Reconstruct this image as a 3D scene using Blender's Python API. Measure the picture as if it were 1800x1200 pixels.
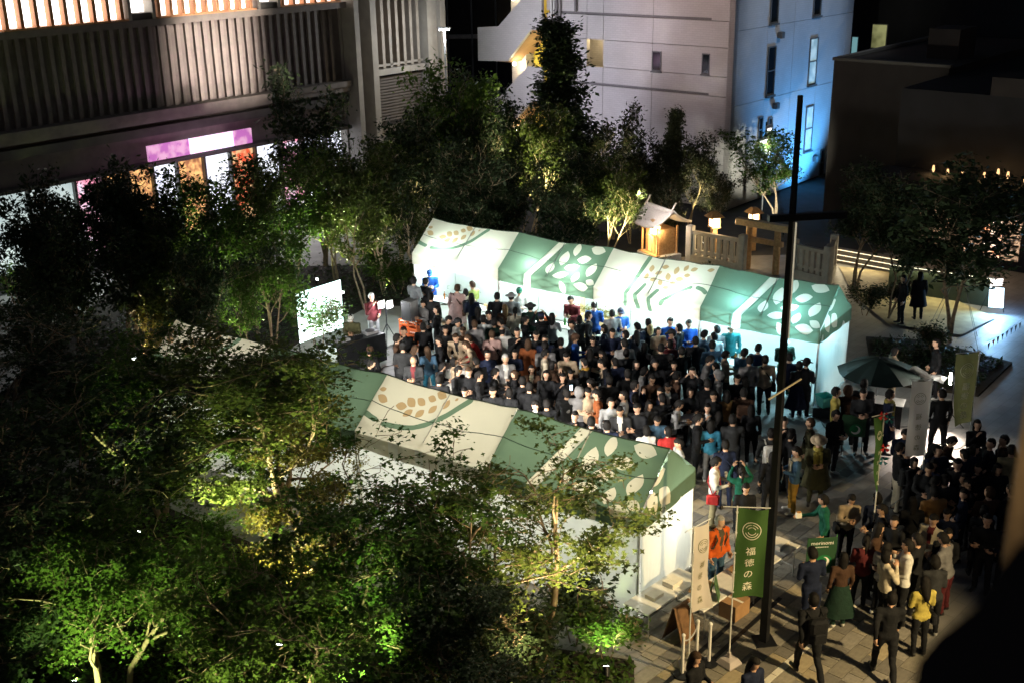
import bpy, bmesh, math, random
import numpy as np
from mathutils import Vector, Matrix, Euler, noise
from mathutils.geometry import delaunay_2d_cdt
random.seed(7); RNG = np.random.default_rng(7)
R = math.radians
for o in list(bpy.data.objects): bpy.data.objects.remove(o)
SC = bpy.context.scene
COL = SC.collection

# ---------------------------------------------------------------- camera
CAM_H = 13.4
PITCH, ROLL, FPX = 0.353355, -0.0195185, 2043.28
_fwd = Vector((0, math.cos(PITCH), -math.sin(PITCH)))
_up0 = Vector((1, 0, 0)).cross(_fwd)
_right = Vector((1, 0, 0))*math.cos(ROLL) + _up0*math.sin(ROLL)
_up = _up0*math.cos(ROLL) - Vector((1, 0, 0))*math.sin(ROLL)
cam_d = bpy.data.cameras.new('camera'); cam = bpy.data.objects.new('camera', cam_d); COL.objects.link(cam)
cam_d.sensor_width = 36; cam_d.sensor_fit = 'HORIZONTAL'; cam_d.lens = 36*FPX/1800
cam_d.clip_start = 0.1; cam_d.clip_end = 1000
_m = Matrix((_right, _up, -_fwd)).transposed().to_4x4(); _m.translation = (0, 0, CAM_H)
cam.matrix_world = _m
cam_d.dof.use_dof = True; cam_d.dof.focus_distance = 27; cam_d.dof.aperture_fstop = 1.8
SC.camera = cam
# ---------------------------------------------------------------- night sky, faint moonlight, exposure
W = bpy.data.worlds.new('World'); SC.world = W; W.use_nodes = True
_nt = W.node_tree; _bg = _nt.nodes['Background']
_sky = _nt.nodes.new('ShaderNodeTexSky'); _sky.sky_type = 'NISHITA'; _sky.sun_disc = False
_sky.sun_elevation = R(-4); _sky.sun_rotation = R(200)
_nt.links.new(_sky.outputs[0], _bg.inputs[0]); _bg.inputs[1].default_value = 1.0
_sd = bpy.data.lights.new('moonlight', 'SUN'); _sd.energy = 0.006; _sd.angle = R(2); _sd.color = (0.75, 0.85, 1)
_so = bpy.data.objects.new('moonlight', _sd); COL.objects.link(_so); _so.rotation_euler = (R(40), 0, R(20))
vs = SC.view_settings; vs.view_transform = 'Standard'; vs.look = 'None'; vs.exposure = 0; vs.gamma = 1; vs.use_curve_mapping = False
SC.cycles.max_bounces = 6; SC.cycles.diffuse_bounces = 3; SC.cycles.transparent_max_bounces = 6
SC.cycles.use_denoising = True; SC.cycles.caustics_reflective = False; SC.cycles.caustics_refractive = False
SC.cycles.sample_clamp_indirect = 4; SC.cycles.use_adaptive_sampling = True; SC.cycles.adaptive_threshold = .02

# ---------------------------------------------------------------- places: a point of the photograph put on a level of the site
def G(px, py, z=0.0):
    d = _right*((px-900)/FPX) - _up*((py-600)/FPX) + _fwd
    k = (z-CAM_H)/d.z
    return Vector((d.x*k, d.y*k, z))
A_B = R(49.05); A_A = R(-40.95)          # the two street directions
uA = Vector((math.cos(A_A), math.sin(A_A), 0)); uB = Vector((math.cos(A_B), math.sin(A_B), 0))

# ---------------------------------------------------------------- materials
MATS = {}
def nodes(name):
    m = bpy.data.materials.new(name); m.use_nodes = True; MATS[name] = m
    nt = m.node_tree
    return m, nt, nt.nodes['Principled BSDF']
def noise_node(nt, scale, detail=4, obj=True):
    tc = nt.nodes.new('ShaderNodeTexCoord'); n = nt.nodes.new('ShaderNodeTexNoise')
    n.inputs['Scale'].default_value = scale; n.inputs['Detail'].default_value = detail
    nt.links.new(tc.outputs['Object'], n.inputs['Vector'])
    return n
def mix_rgb(nt, fac, a, b):
    mx = nt.nodes.new('ShaderNodeMix'); mx.data_type = 'RGBA'
    if isinstance(fac, float): mx.inputs[0].default_value = fac
    else: nt.links.new(fac, mx.inputs[0])
    for s, v in ((6, a), (7, b)):
        if isinstance(v, (tuple, list)): mx.inputs[s].default_value = (*v[:3], 1)
        else: nt.links.new(v, mx.inputs[s])
    return mx.outputs[2]
def mat(name, col, rough=.75, var=.25, scale=5, bump=0., bscale=30, metal=0., spec=.4):
    m, nt, b = nodes(name)
    n = noise_node(nt, scale)
    rp = nt.nodes.new('ShaderNodeMapRange'); rp.inputs[1].default_value = .3; rp.inputs[2].default_value = .7
    nt.links.new(n.outputs[0], rp.inputs[0])
    nt.links.new(mix_rgb(nt, rp.outputs[0], tuple(c*(1-var) for c in col), tuple(min(1, c*(1+var)) for c in col)), b.inputs['Base Color'])
    b.inputs['Roughness'].default_value = rough; b.inputs['Metallic'].default_value = metal
    b.inputs['Specular IOR Level'].default_value = spec
    if bump:
        n2 = noise_node(nt, bscale, 3); bp = nt.nodes.new('ShaderNodeBump'); bp.inputs['Strength'].default_value = bump
        bp.inputs['Distance'].default_value = .02
        nt.links.new(n2.outputs[0], bp.inputs['Height']); nt.links.new(bp.outputs[0], b.inputs['Normal'])
    return m
def emit(name, col, strength, col2=None, scale=2.0):
    m, nt, b = nodes(name)
    b.inputs['Base Color'].default_value = (*[c*.5 for c in col], 1)
    if col2:
        n = noise_node(nt, scale, 2)
        rp = nt.nodes.new('ShaderNodeMapRange'); rp.inputs[1].default_value = .4; rp.inputs[2].default_value = .6
        nt.links.new(n.outputs[0], rp.inputs[0])
        nt.links.new(mix_rgb(nt, rp.outputs[0], col, col2), b.inputs['Emission Color'])
    else: b.inputs['Emission Color'].default_value = (*col, 1)
    b.inputs['Emission Strength'].default_value = strength
    return m
def sheer(name, col, trans=.5, var=.06, rough=.8):
    """cloth that lets light through"""
    m, nt, b = nodes(name)
    n = noise_node(nt, 1.5)
    c = mix_rgb(nt, n.outputs[0], tuple(x*(1-var) for x in col), tuple(min(1, x*(1+var)) for x in col))
    nt.links.new(c, b.inputs['Base Color']); b.inputs['Roughness'].default_value = rough; b.inputs['Specular IOR Level'].default_value = .2
    t = nt.nodes.new('ShaderNodeBsdfTranslucent'); nt.links.new(c, t.inputs[0])
    ms = nt.nodes.new('ShaderNodeMixShader'); ms.inputs[0].default_value = trans
    nb = noise_node(nt, 3.0, 4); bp = nt.nodes.new('ShaderNodeBump'); bp.inputs['Strength'].default_value = .35; bp.inputs['Distance'].default_value = .05
    nt.links.new(nb.outputs[0], bp.inputs['Height']); nt.links.new(bp.outputs[0], b.inputs['Normal'])
    out = nt.nodes['Material Output']
    nt.links.new(b.outputs[0], ms.inputs[1]); nt.links.new(t.outputs[0], ms.inputs[2]); nt.links.new(ms.outputs[0], out.inputs[0])
    return m
def leafmat(name, dark, light, trans=.35, scale=1.2):
    m, nt, b = nodes(name)
    n = noise_node(nt, scale, 5); n2 = noise_node(nt, 14, 2)
    rp = nt.nodes.new('ShaderNodeMapRange'); rp.inputs[1].default_value = .35; rp.inputs[2].default_value = .65
    ad = nt.nodes.new('ShaderNodeMath'); ad.operation = 'MULTIPLY_ADD'; ad.inputs[1].default_value = .5
    hf = nt.nodes.new('ShaderNodeMath'); hf.operation = 'MULTIPLY'; hf.inputs[1].default_value = .5
    nt.links.new(n2.outputs[0], hf.inputs[0]); nt.links.new(n.outputs[0], ad.inputs[0]); nt.links.new(hf.outputs[0], ad.inputs[2])
    nt.links.new(ad.outputs[0], rp.inputs[0])
    c = mix_rgb(nt, rp.outputs[0], dark, light)
    nt.links.new(c, b.inputs['Base Color']); b.inputs['Roughness'].default_value = .5
    b.inputs['Specular IOR Level'].default_value = .3
    t = nt.nodes.new('ShaderNodeBsdfTranslucent'); nt.links.new(c, t.inputs[0])
    ms = nt.nodes.new('ShaderNodeMixShader'); ms.inputs[0].default_value = trans
    nt.links.new(b.outputs[0], ms.inputs[1]); nt.links.new(t.outputs[0], ms.inputs[2])
    nt.links.new(ms.outputs[0], nt.nodes['Material Output'].inputs[0])
    return m
def tilemat(name):
    m, nt, b = nodes(name)
    tc = nt.nodes.new('ShaderNodeTexCoord'); sp = nt.nodes.new('ShaderNodeSeparateXYZ'); ad = nt.nodes.new('ShaderNodeMath'); cb = nt.nodes.new('ShaderNodeCombineXYZ')
    nt.links.new(tc.outputs['Object'], sp.inputs[0]); nt.links.new(sp.outputs[0], ad.inputs[0]); nt.links.new(sp.outputs[1], ad.inputs[1])
    nt.links.new(ad.outputs[0], cb.inputs[0]); nt.links.new(sp.outputs[2], cb.inputs[1])
    br = nt.nodes.new('ShaderNodeTexBrick'); br.inputs['Scale'].default_value = 1; br.inputs['Brick Width'].default_value = .3; br.inputs['Row Height'].default_value = .1; br.inputs['Mortar Size'].default_value = .008
    br.inputs['Color1'].default_value = (.62,.59,.58,1); br.inputs['Color2'].default_value = (.58,.555,.545,1); br.inputs['Mortar'].default_value = (.5,.475,.465,1)
    nt.links.new(cb.outputs[0], br.inputs['Vector'])
    n = noise_node(nt, .7, 6); st = nt.nodes.new('ShaderNodeMapRange'); st.inputs[1].default_value = .35; st.inputs[2].default_value = .75; st.inputs[3].default_value = 0; st.inputs[4].default_value = .35
    nt.links.new(n.outputs[0], st.inputs[0])
    nt.links.new(mix_rgb(nt, st.outputs[0], br.outputs['Color'], (.36,.33,.31)), b.inputs['Base Color']); b.inputs['Roughness'].default_value = .55
    bp = nt.nodes.new('ShaderNodeBump'); bp.inputs['Strength'].default_value = .2; bp.inputs['Distance'].default_value = .01; nt.links.new(br.outputs['Fac'], bp.inputs['Height']); bp.invert = True; nt.links.new(bp.outputs[0], b.inputs['Normal'])
    return m
def glassmat(name, tint=(.6, .7, .75), gloss=.25):
    m, nt, b = nodes(name)
    tr = nt.nodes.new('ShaderNodeBsdfTransparent'); tr.inputs[0].default_value = (*tint, 1)
    gl = nt.nodes.new('ShaderNodeBsdfGlossy'); gl.inputs['Roughness'].default_value = .05
    ms = nt.nodes.new('ShaderNodeMixShader'); ms.inputs[0].default_value = gloss
    nt.links.new(tr.outputs[0], ms.inputs[1]); nt.links.new(gl.outputs[0], ms.inputs[2])
    nt.links.new(ms.outputs[0], nt.nodes['Material Output'].inputs[0])
    return m

mat('black_steel', (.012, .013, .016), .45, .2, 3, metal=.3)
mat('grey_steel', (.32, .33, .34), .4, .15, 6, metal=.6)
mat('white_steel', (.7, .7, .68), .5, .1, 6)
mat('white_plastic', (.75, .74, .72), .5, .08, 6)
mat('wood', (.42, .25, .12), .65, .25, 9, .2)
mat('dark_wood', (.16, .085, .04), .65, .3, 8, .2)
mat('pale_wood', (.5, .36, .2), .6, .2, 9, .2)
mat('shrine_roof', (.55, .5, .47), .5, .12, 8, .3, 60)
mat('fence_stone', (.42, .4, .36), .8, .15, 4, .2)
mat('concrete', (.36, .33, .29), .85, .12, 2, .15, 25)
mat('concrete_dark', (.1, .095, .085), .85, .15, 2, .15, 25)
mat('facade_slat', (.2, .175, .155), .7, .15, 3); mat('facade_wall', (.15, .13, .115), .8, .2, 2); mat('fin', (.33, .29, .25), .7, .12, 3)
mat('orange_slat', (.55, .27, .12), .6, .15, 4)
tilemat('tile_white')
mat('tile_joint', (.2, .19, .19), .9, .1)
mat('dark_wall', (.028, .023, .02), .85, .2, 1.5, .2, 20)
mat('black_wall', (.012, .012, .014), .8, .2, 1.5)
mat('yellow_wall', (.62, .5, .07), .75, .06, 2)
mat('dark_glass', (.012, .016, .02), .08, .1, 2, spec=.8)
mat('window_frame', (.13, .13, .13), .5, .1)
mat('soil', (.025, .02, .014), .95, .4, 3, .6, 25)
mat('bark', (.2, .145, .095), .85, .35, 6, .6, 25)
mat('bark_pale', (.36, .28, .19), .8, .35, 8, .5, 25)
mat('cardboard', (.36, .21, .1), .8, .12, 5)
mat('crate_orange', (.62, .12, .025), .5, .12, 5)
mat('speaker_black', (.015, .015, .017), .6, .2, 20)
mat('speaker_grey', (.3, .3, .32), .6, .1, 8)
mat('cloth_white', (.75, .74, .7), .8, .05, 4, .2, 8)
mat('umbrella_green', (.004, .016, .014), .75, .2, 3)
mat('paper', (.78, .74, .66), .8, .06, 6)
mat('sign_green', (.02, .07, .03), .6, .1, 3)
mat('folder_green', (.06, .13, .05), .6, .1, 3)
mat('bottle_amber', (.25, .08, .01), .15, .1, 5, spec=.7)
mat('bottle_green', (.05, .3, .06), .15, .1, 5, spec=.7)
mat('food_brown', (.4, .2, .07), .7, .4, 25)
mat('red_cloth', (.5, .03, .03), .8, .15, 4)
mat('chain_grey', (.45, .46, .48), .5, .1)
mat('rope', (.25, .25, .24), .8, .1)
mat('base_grey', (.4, .36, .36), .7, .1, 4)
sheer('canopy_green', (.11, .17, .115), .3)
sheer('canopy_cream', (.6, .57, .47), .26)
sheer('canopy_tan', (.4, .28, .15), .26)
sheer('wall_sheet', (.62, .64, .62), .3)
sheer('banner_green', (.06, .13, .035), .3); sheer('banner_green_lit', (.13, .14, .06), .35)  # second one: green cloth, the flood lamp's olive light put into its colour
sheer('banner_white', (.68, .62, .56), .3)
mat('print_cream', (.75, .73, .6), .8, .03)
mat('print_olive', (.2, .19, .09), .8, .03)
mat('print_white', (.85, .85, .8), .8, .02)
mat('print_lime', (.14, .55, .06), .8, .05)
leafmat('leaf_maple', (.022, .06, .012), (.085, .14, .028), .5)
leafmat('leaf_gold', (.09, .1, .02), (.24, .2, .05), .4)  # yellowish light on the crowns put into the leaf colour
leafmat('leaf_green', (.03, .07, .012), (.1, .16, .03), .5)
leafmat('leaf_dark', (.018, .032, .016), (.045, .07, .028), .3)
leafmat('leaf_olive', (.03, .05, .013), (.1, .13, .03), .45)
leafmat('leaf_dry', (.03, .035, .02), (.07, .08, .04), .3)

# ---------------------------------------------------------------- mesh building
class MB:
    def __init__(s): s.v = []; s.f = []; s.m = []
    def add(s, vs, fs, mi=0):
        b = len(s.v); s.v += [tuple(v) for v in vs]; s.f += [tuple(i+b for i in f) for f in fs]; s.m += [mi]*len(fs); return s
    def box(s, x0, x1, y0, y1, z0, z1, mi=0):
        return s.add([(x0,y0,z0),(x1,y0,z0),(x1,y1,z0),(x0,y1,z0),(x0,y0,z1),(x1,y0,z1),(x1,y1,z1),(x0,y1,z1)],
                     [(0,3,2,1),(4,5,6,7),(0,1,5,4),(1,2,6,5),(2,3,7,6),(3,0,4,7)], mi)
    def bbox(s, x0, x1, y0, y1, z0, z1, b=.01, mi=0):
        """box with chamfered upright and top edges"""
        x0,x1 = min(x0,x1),max(x0,x1); y0,y1 = min(y0,y1),max(y0,y1)
        def ring(i, z): return [(x0+i+b,y0+i,z),(x1-i-b,y0+i,z),(x1-i,y0+i+b,z),(x1-i,y1-i-b,z),(x1-i-b,y1-i,z),(x0+i+b,y1-i,z),(x0+i,y1-i-b,z),(x0+i,y0+i+b,z)]
        v = ring(0,z0)+ring(0,z1-b)+ring(b,z1)
        f = [tuple(reversed(range(8))), tuple(range(16,24))]
        for k in (0, 8): f += [(k+i, k+(i+1)%8, k+8+(i+1)%8, k+8+i) for i in range(8)]
        return s.add(v, f, mi)
    def obox(s, c, ux, uy, uz, mi=0):
        c = Vector(c); ux, uy, uz = Vector(ux), Vector(uy), Vector(uz)
        v = [c+ux*a+uy*b+uz*d for d in (-1,1) for a,b in ((-1,-1),(1,-1),(1,1),(-1,1))]
        return s.add(v, [(0,3,2,1),(4,5,6,7),(0,1,5,4),(1,2,6,5),(2,3,7,6),(3,0,4,7)], mi)
    def tube(s, pts, rad, n=8, mi=0, cap=True, flat=1.0):
        pts = [Vector(p) for p in pts]
        if not hasattr(rad, '__len__'): rad = [rad]*len(pts)
        b = len(s.v); ref = None
        for i, p in enumerate(pts):
            t = (pts[min(i+1, len(pts)-1)]-pts[max(i-1, 0)])
            t = t.normalized() if t.length > 1e-9 else Vector((0,0,1))
            if ref is None: ref = Vector((1,0,0)) if abs(t.x) < .8 else Vector((0,1,0))
            u = (ref-t*ref.dot(t)).normalized(); w = t.cross(u); ref = u
            for k in range(n):
                a = 2*math.pi*k/n
                s.v.append(tuple(p+(u*math.cos(a)+w*math.sin(a)*flat)*rad[i]))
        for i in range(len(pts)-1):
            for k in range(n):
                s.f.append((b+i*n+k, b+i*n+(k+1)%n, b+(i+1)*n+(k+1)%n, b+(i+1)*n+k)); s.m.append(mi)
        if cap:
            s.f.append(tuple(b+k for k in reversed(range(n)))); s.m.append(mi)
            e = b+(len(pts)-1)*n; s.f.append(tuple(e+k for k in range(n))); s.m.append(mi)
        return s
    def lathe(s, prof, n=12, c=(0,0,0), mi=0, sx=1, sy=1):
        b = len(s.v)
        for r, z in prof:
            for k in range(n):
                a = 2*math.pi*k/n; s.v.append((c[0]+r*math.cos(a)*sx, c[1]+r*math.sin(a)*sy, c[2]+z))
        for i in range(len(prof)-1):
            for k in range(n): s.f.append((b+i*n+k, b+i*n+(k+1)%n, b+(i+1)*n+(k+1)%n, b+(i+1)*n+k)); s.m.append(mi)
        s.f.append(tuple(b+k for k in reversed(range(n)))); s.m.append(mi)
        e = b+(len(prof)-1)*n; s.f.append(tuple(e+k for k in range(n))); s.m.append(mi)
        return s
    def sphere(s, c, rx, ry=None, rz=None, n=10, rings=6, mi=0):
        ry = ry or rx; rz = rz or rx
        b = len(s.v)
        for i in range(1, rings):
            t = math.pi*i/rings
            for k in range(n):
                a = 2*math.pi*k/n; s.v.append((c[0]+rx*math.sin(t)*math.cos(a), c[1]+ry*math.sin(t)*math.sin(a), c[2]-rz*math.cos(t)))
        lo = len(s.v); s.v.append((c[0], c[1], c[2]-rz)); hi = len(s.v); s.v.append((c[0], c[1], c[2]+rz))
        for i in range(rings-2):
            for k in range(n): s.f.append((b+i*n+k, b+i*n+(k+1)%n, b+(i+1)*n+(k+1)%n, b+(i+1)*n+k)); s.m.append(mi)
        for k in range(n):
            s.f.append((lo, b+(k+1)%n, b+k)); s.m.append(mi)
            e = b+(rings-2)*n; s.f.append((hi, e+k, e+(k+1)%n)); s.m.append(mi)
        return s
    def prism(s, poly, y0, y1, mi=0):
        """polygon in (x,z), extruded along y"""
        n = len(poly); v = [(x, y0, z) for x, z in poly]+[(x, y1, z) for x, z in poly]
        ar = sum(poly[i][0]*poly[(i+1)%n][1]-poly[(i+1)%n][0]*poly[i][1] for i in range(n))
        f = [tuple(range(n)), tuple(reversed(range(n, 2*n)))]+[(i, i+n, (i+1)%n+n, (i+1)%n) for i in range(n)]
        if (ar > 0) != (y0 < y1): f = [tuple(reversed(q)) for q in f]
        return s.add(v, f, mi)
    def mesh(s, name, mats, smooth=False):
        me = bpy.data.meshes.new(name); me.from_pydata(s.v, [], s.f)
        for m in (mats if isinstance(mats, (list, tuple)) else [mats]): me.materials.append(MATS[m] if isinstance(m, str) else m)
        if len(me.materials) > 1: me.polygons.foreach_set('material_index', s.m)
        if smooth: me.polygons.foreach_set('use_smooth', [True]*len(me.polygons))
        me.update(); return me
    def build(s, name, mats, parent=None, loc=None, rz=0, smooth=False):
        return link(name, s.mesh(name, mats, smooth), parent, loc, rz)
def link(name, data, parent=None, loc=None, rz=0, rot=None):
    o = bpy.data.objects.new(name, data); COL.objects.link(o)
    if parent: o.parent = parent
    if loc is not None: o.location = loc
    o.rotation_euler = rot if rot else (0, 0, rz)
    return o
def tag(o, label, cat, group=None):
    o['label'] = label; o['category'] = cat
    if group: o['group'] = group
    return o
def thing(name, label, cat, loc=(0,0,0), rz=0, group=None):
    o = link(name, None, None, loc, rz); o.empty_display_size = .2
    return tag(o, label, cat, group)
def struct(o, kind='structure'): o['kind'] = kind; return o
def copy_tree(o, parent=None):
    c = o.copy(); COL.objects.link(c); c.parent = parent
    for ch in list(o.children): copy_tree(ch, c)
    return c
def light(kind, parent, loc, energy, col, size=.1, target=None, cone=60, blend=.5, size_y=None, spread=None):
    d = bpy.data.lights.new('light', kind); d.energy = energy; d.color = col
    if kind == 'AREA':
        d.size = size
        if size_y: d.shape = 'RECTANGLE'; d.size_y = size_y
        if spread: d.spread = R(spread)
    else: d.shadow_soft_size = size
    if kind == 'SPOT': d.spot_size = R(cone); d.spot_blend = blend
    o = bpy.data.objects.new('lamp_light', d); COL.objects.link(o); o.location = loc
    if parent: o.parent = parent
    if target is not None:
        o.rotation_euler = (Vector(target)-Vector(loc)).to_track_quat('-Z', 'Y').to_euler()
    return o
def textmesh(txt, size, name='lettering', depth=0.0, align='CENTER'):
    cu = bpy.data.curves.new('t', 'FONT'); cu.body = txt; cu.size = size; cu.align_x = align; cu.align_y = 'CENTER'; cu.extrude = depth
    cu.resolution_u = 2
    o = bpy.data.objects.new('t', cu); COL.objects.link(o)
    dg = bpy.context.evaluated_depsgraph_get(); me = bpy.data.meshes.new_from_object(o.evaluated_get(dg)); me.name = name
    bpy.data.objects.remove(o); bpy.data.curves.remove(cu)
    return me
# ================================================================ THE GROUND
def paving_mat():
    m, nt, b = nodes('plaza_stone')
    tc = nt.nodes.new('ShaderNodeTexCoord'); mp = nt.nodes.new('ShaderNodeMapping'); mp.inputs['Rotation'].default_value = (0, 0, R(-46))
    br = nt.nodes.new('ShaderNodeTexBrick'); br.inputs['Scale'].default_value = 1.0
    br.inputs['Brick Width'].default_value = .6; br.inputs['Row Height'].default_value = .3; br.inputs['Mortar Size'].default_value = .008
    br.inputs['Color1'].default_value = (.17, .16, .15, 1); br.inputs['Color2'].default_value = (.11, .105, .1, 1); br.inputs['Mortar'].default_value = (.05, .05, .048, 1)
    nt.links.new(tc.outputs['Object'], mp.inputs[0]); nt.links.new(mp.outputs[0], br.inputs['Vector'])
    n = noise_node(nt, .8, 6)
    nt.links.new(mix_rgb(nt, n.outputs[0], br.outputs['Color'], (.2, .18, .16)), b.inputs['Base Color'])
    nt.links.new(mix_rgb(nt, .75, n.outputs[0], br.outputs['Color']), b.inputs['Base Color'])
    n3 = noise_node(nt, 2.5, 5); mr = nt.nodes.new('ShaderNodeMapRange'); mr.inputs[3].default_value = .35; mr.inputs[4].default_value = .7
    nt.links.new(n3.outputs[0], mr.inputs[0]); nt.links.new(mr.outputs[0], b.inputs['Roughness'])
paving_mat()
mat('asphalt', (.05, .05, .05), .85, .2, 2, .3, 60)
for i, c in enumerate([(.27, .245, .2), (.2, .185, .155), (.12, .112, .1), (.33, .28, .19), (.24, .225, .2), (.16, .15, .135)]):
    mat('paver_%d' % i, c, .7, .18, 4, .25, 40)
mat('paver_line', (.6, .57, .5), .7, .08, 6, .1, 40)
mat('pave_pale', (.34,.33,.31), .7, .15, 1.5, .2, 30)
mat('deck', (.36, .3, .17), .7, .2, 3, .2)

struct(MB().add([(-220,-30,-.06),(220,-30,-.06),(220,400,-.06),(-220,400,-.06)], [(0,1,2,3)]).build('ground', 'asphalt'))
PLAZA = MB().add([(-16,8,-.02),(22,8,-.02),(22,46,-.02),(-16,46,-.02)], [(0,1,2,3)]).build('plaza_paving', 'plaza_stone'); struct(PLAZA)
# single stones where they can be told apart, laid in rows along the pale line
_p0 = G(1343, 1200); _p1 = G(1518, 1048); _d = (_p1-_p0).normalized(); PAV_A = math.atan2(_d.y, _d.x); _n = Vector((-_d.y, _d.x, 0))
pm = MB().bbox(-.5, .5, -.5, .5, -.04, .5, .012).mesh('paver', 'paver_0')
pm2 = bpy.data.meshes.new('paver')
_cand = []
for r in range(-18, 26):
    x = -6.0 + random.random()*.4
    while x < 9:
        L = random.choice([.3, .45, .6, .6]); c = _p0+_d*(x+L/2)+_n*(r*.31+.155+(.07 if r >= 0 else -.07)); x += L
        _cand.append((c, L, r))
def inview(p, m=0):
    q = p-Vector((0, 0, CAM_H)); z = q.dot(_fwd)
    if z < .5: return None
    return (900+FPX*q.dot(_right)/z, 600-FPX*q.dot(_up)/z, z)
pav = []; rest = MB()
for c, L, r in _cand:
    v = inview(c)
    if c.y > 27: continue
    if not v or not (1130 < v[0] < 1640 and v[1] < 1215): continue
    pav.append((v[2], c, L, r))
pav.sort(key=lambda t: t[0])
for i, (dep, c, L, r) in enumerate(pav):
    mi = random.choice([0,0,1,1,1,2,3,4,4,5,5]); h = random.uniform(-.002, .004)
    if i < 270:
        o = link('paver', pm, PLAZA, (c.x, c.y, -.03+h), PAV_A); o.scale = (L-.012, .298, .05)
        o.material_slots[0].link = 'OBJECT'; o.material_slots[0].material = MATS['paver_%d' % mi]
    else:
        t = _d*(L/2-.006); s = _n*.149
        rest.add([c-t-s+Vector((0,0,-.006)), c+t-s+Vector((0,0,-.006)), c+t+s+Vector((0,0,-.006)), c-t+s+Vector((0,0,-.006))], [(0,1,2,3)], mi)
if rest.f: struct(rest.build('paver_field', ['paver_%d' % i for i in range(6)], PLAZA), 'stuff')
for k in range(22):
    c = _p0+_d*(-1.0+k*.3)
    o = link('line_stone', pm, PLAZA, (c.x, c.y, -.028), PAV_A); o.scale = (.29, .13, .05)
    o.material_slots[0].link = 'OBJECT'; o.material_slots[0].material = MATS['paver_line']
struct(MB().add([(-16.5+0,27.0,.03),(-12.6,23.6,.03),(1.5,44.2,.03),(-2.4,60.5,.03),(-23,38.5,.03)], [(0,1,2,3,4)]).build('shop_pavement', 'pave_pale'))
for k, (a0, a1) in enumerate((((1165,1205),(1345,1040)), ((1190,1215),(1372,1050)))):
    q0, q1 = G(*a0), G(*a1); dd = q1-q0
    gr = MB(); L_ = dd.length
    gr.box(0, L_, -.045, .045, -.02, .006); g = gr.build('dark_band', 'black_steel', PLAZA, (q0.x, q0.y, 0), math.atan2(dd.y, dd.x))  # dark band along the paving rows
# planting beds
def bed(pts, name='planting_bed'):
    z = .05; me = MB(); me.add([(x, y, z) for x, y in pts], [tuple(range(len(pts)))])
    me.add([(x, y, z) for x, y in pts]+[(x, y, -.05) for x, y in pts], [(i, (i+1)%len(pts), (i+1)%len(pts)+len(pts), i+len(pts)) for i in range(len(pts))])
    return struct(me.build(name, 'soil'))
bed([(-15.5,8.5),(1.2,8.5),(2.2,18.6),(-1.5,19.7),(-6,23.3),(-11,27),(-15.5,27)])
bed([(-15.5,28),(-11.5,28),(-5.2,40.2),(8.8,40),(8.2,44.5),(-4,45.5),(-15.5,45.5)])
bed([(10.8,32.2),(13.5,31),(15.5,33.5),(13.6,35.6),(11.7,36)])

# ================================================================ BUILDINGS
def wall_thing(name, label, cat, P, rz): return thing(name, label, cat, (P[0], P[1], 0), rz)
# ---- concrete building with vertical slats (left)
emit('office_light', (1, .93, .88), 5)
emit('shop_white', (.92, .96, 1), 1.5, (.8, .85, 1), 1.2)
emit('shop_cool', (.8, .93, .9), .8, (.6, .72, .72), .8)
emit('shop_amber', (1, .55, .2), 1.3, (.25, .1, .05), 3.0)
emit('shop_pink', (1, .35, .5), 1.1, (.9, .85, 1), 2.5)
emit('shop_red', (.9, .12, .05), 1.0, (.9, .6, .3), 3.5)
emit('sign_violet', (.55, .16, .5), .9, (.9, .5, .7), 2.6)
emit('sign_hot', (1, .55, .75), 1.8, (.65, .75, 1), 3.5)
LBT = wall_thing('slatted_office_building', 'concrete building with vertical slat facade and lit shops along the street', 'building', (-6.58, 57.38), A_B)
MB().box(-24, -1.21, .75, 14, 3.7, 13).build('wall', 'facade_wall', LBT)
p = MB(); p.box(.27, 5.03, .9, 14, 0, 13); p.box(-1.2, .27, .65, 14, 0, 13); p.build('wall', 'concrete', LBT)
p = MB(); p.box(-24, -1.25, .0, .75, 5.75, 6.0); p.box(-24, -1.25, .12, .75, 5.5, 5.748); p.build('ledge', 'facade_slat', LBT)
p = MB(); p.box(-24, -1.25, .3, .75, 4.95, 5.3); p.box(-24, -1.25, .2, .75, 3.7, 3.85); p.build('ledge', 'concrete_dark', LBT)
p = MB(); p.box(-24, -1.25, .05, .72, 9.35, 9.62); p.build('sill', 'facade_slat', LBT)
p = MB(); p.box(-24, -1.25, .05, .72, 11.2, 11.5); p.build('lintel', 'concrete', LBT)
for x0, x1 in ((-1.12,-.83), (-.1,.26), (3.72,4.02), (4.66,5.03)):
    MB().box(x0, x1, -.3, .6, 0, 13).build('column', 'concrete', LBT)
MB().box(4.03, 4.65, -.05, .6, 0, 13).build('pier', 'concrete', LBT)
sl = MB().box(-.085, .085, .6, .74, 6.0, 9.34).mesh('slat', 'facade_slat')
for k in range(46): link('slat', sl, LBT, (-21.6+k*.44, 0, 0))
sl2 = MB().box(-.09, .09, .1, .85, 6.32, 13).mesh('slat', 'fin')
for k in range(7): link('slat', sl2, LBT, (.55+k*.48, 0, 0))
MB().box(.28, 3.7, -.05, .88, 6.02, 6.3).build('ledge', 'concrete', LBT)
MB().box(.28, 3.7, .1, .5, 6.42, 6.52).build('rail', 'concrete', LBT)
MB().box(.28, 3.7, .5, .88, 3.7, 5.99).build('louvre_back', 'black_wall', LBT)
lv = MB().obox((1.9, .3, 0), (1.7, 0, 0), (0, .1, .04), (0, -.008, .02)).mesh('louvre_slat', 'facade_slat')
for k in range(15): link('louvre_slat', lv, LBT, (.09, 0, 3.78+k*.145))
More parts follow.
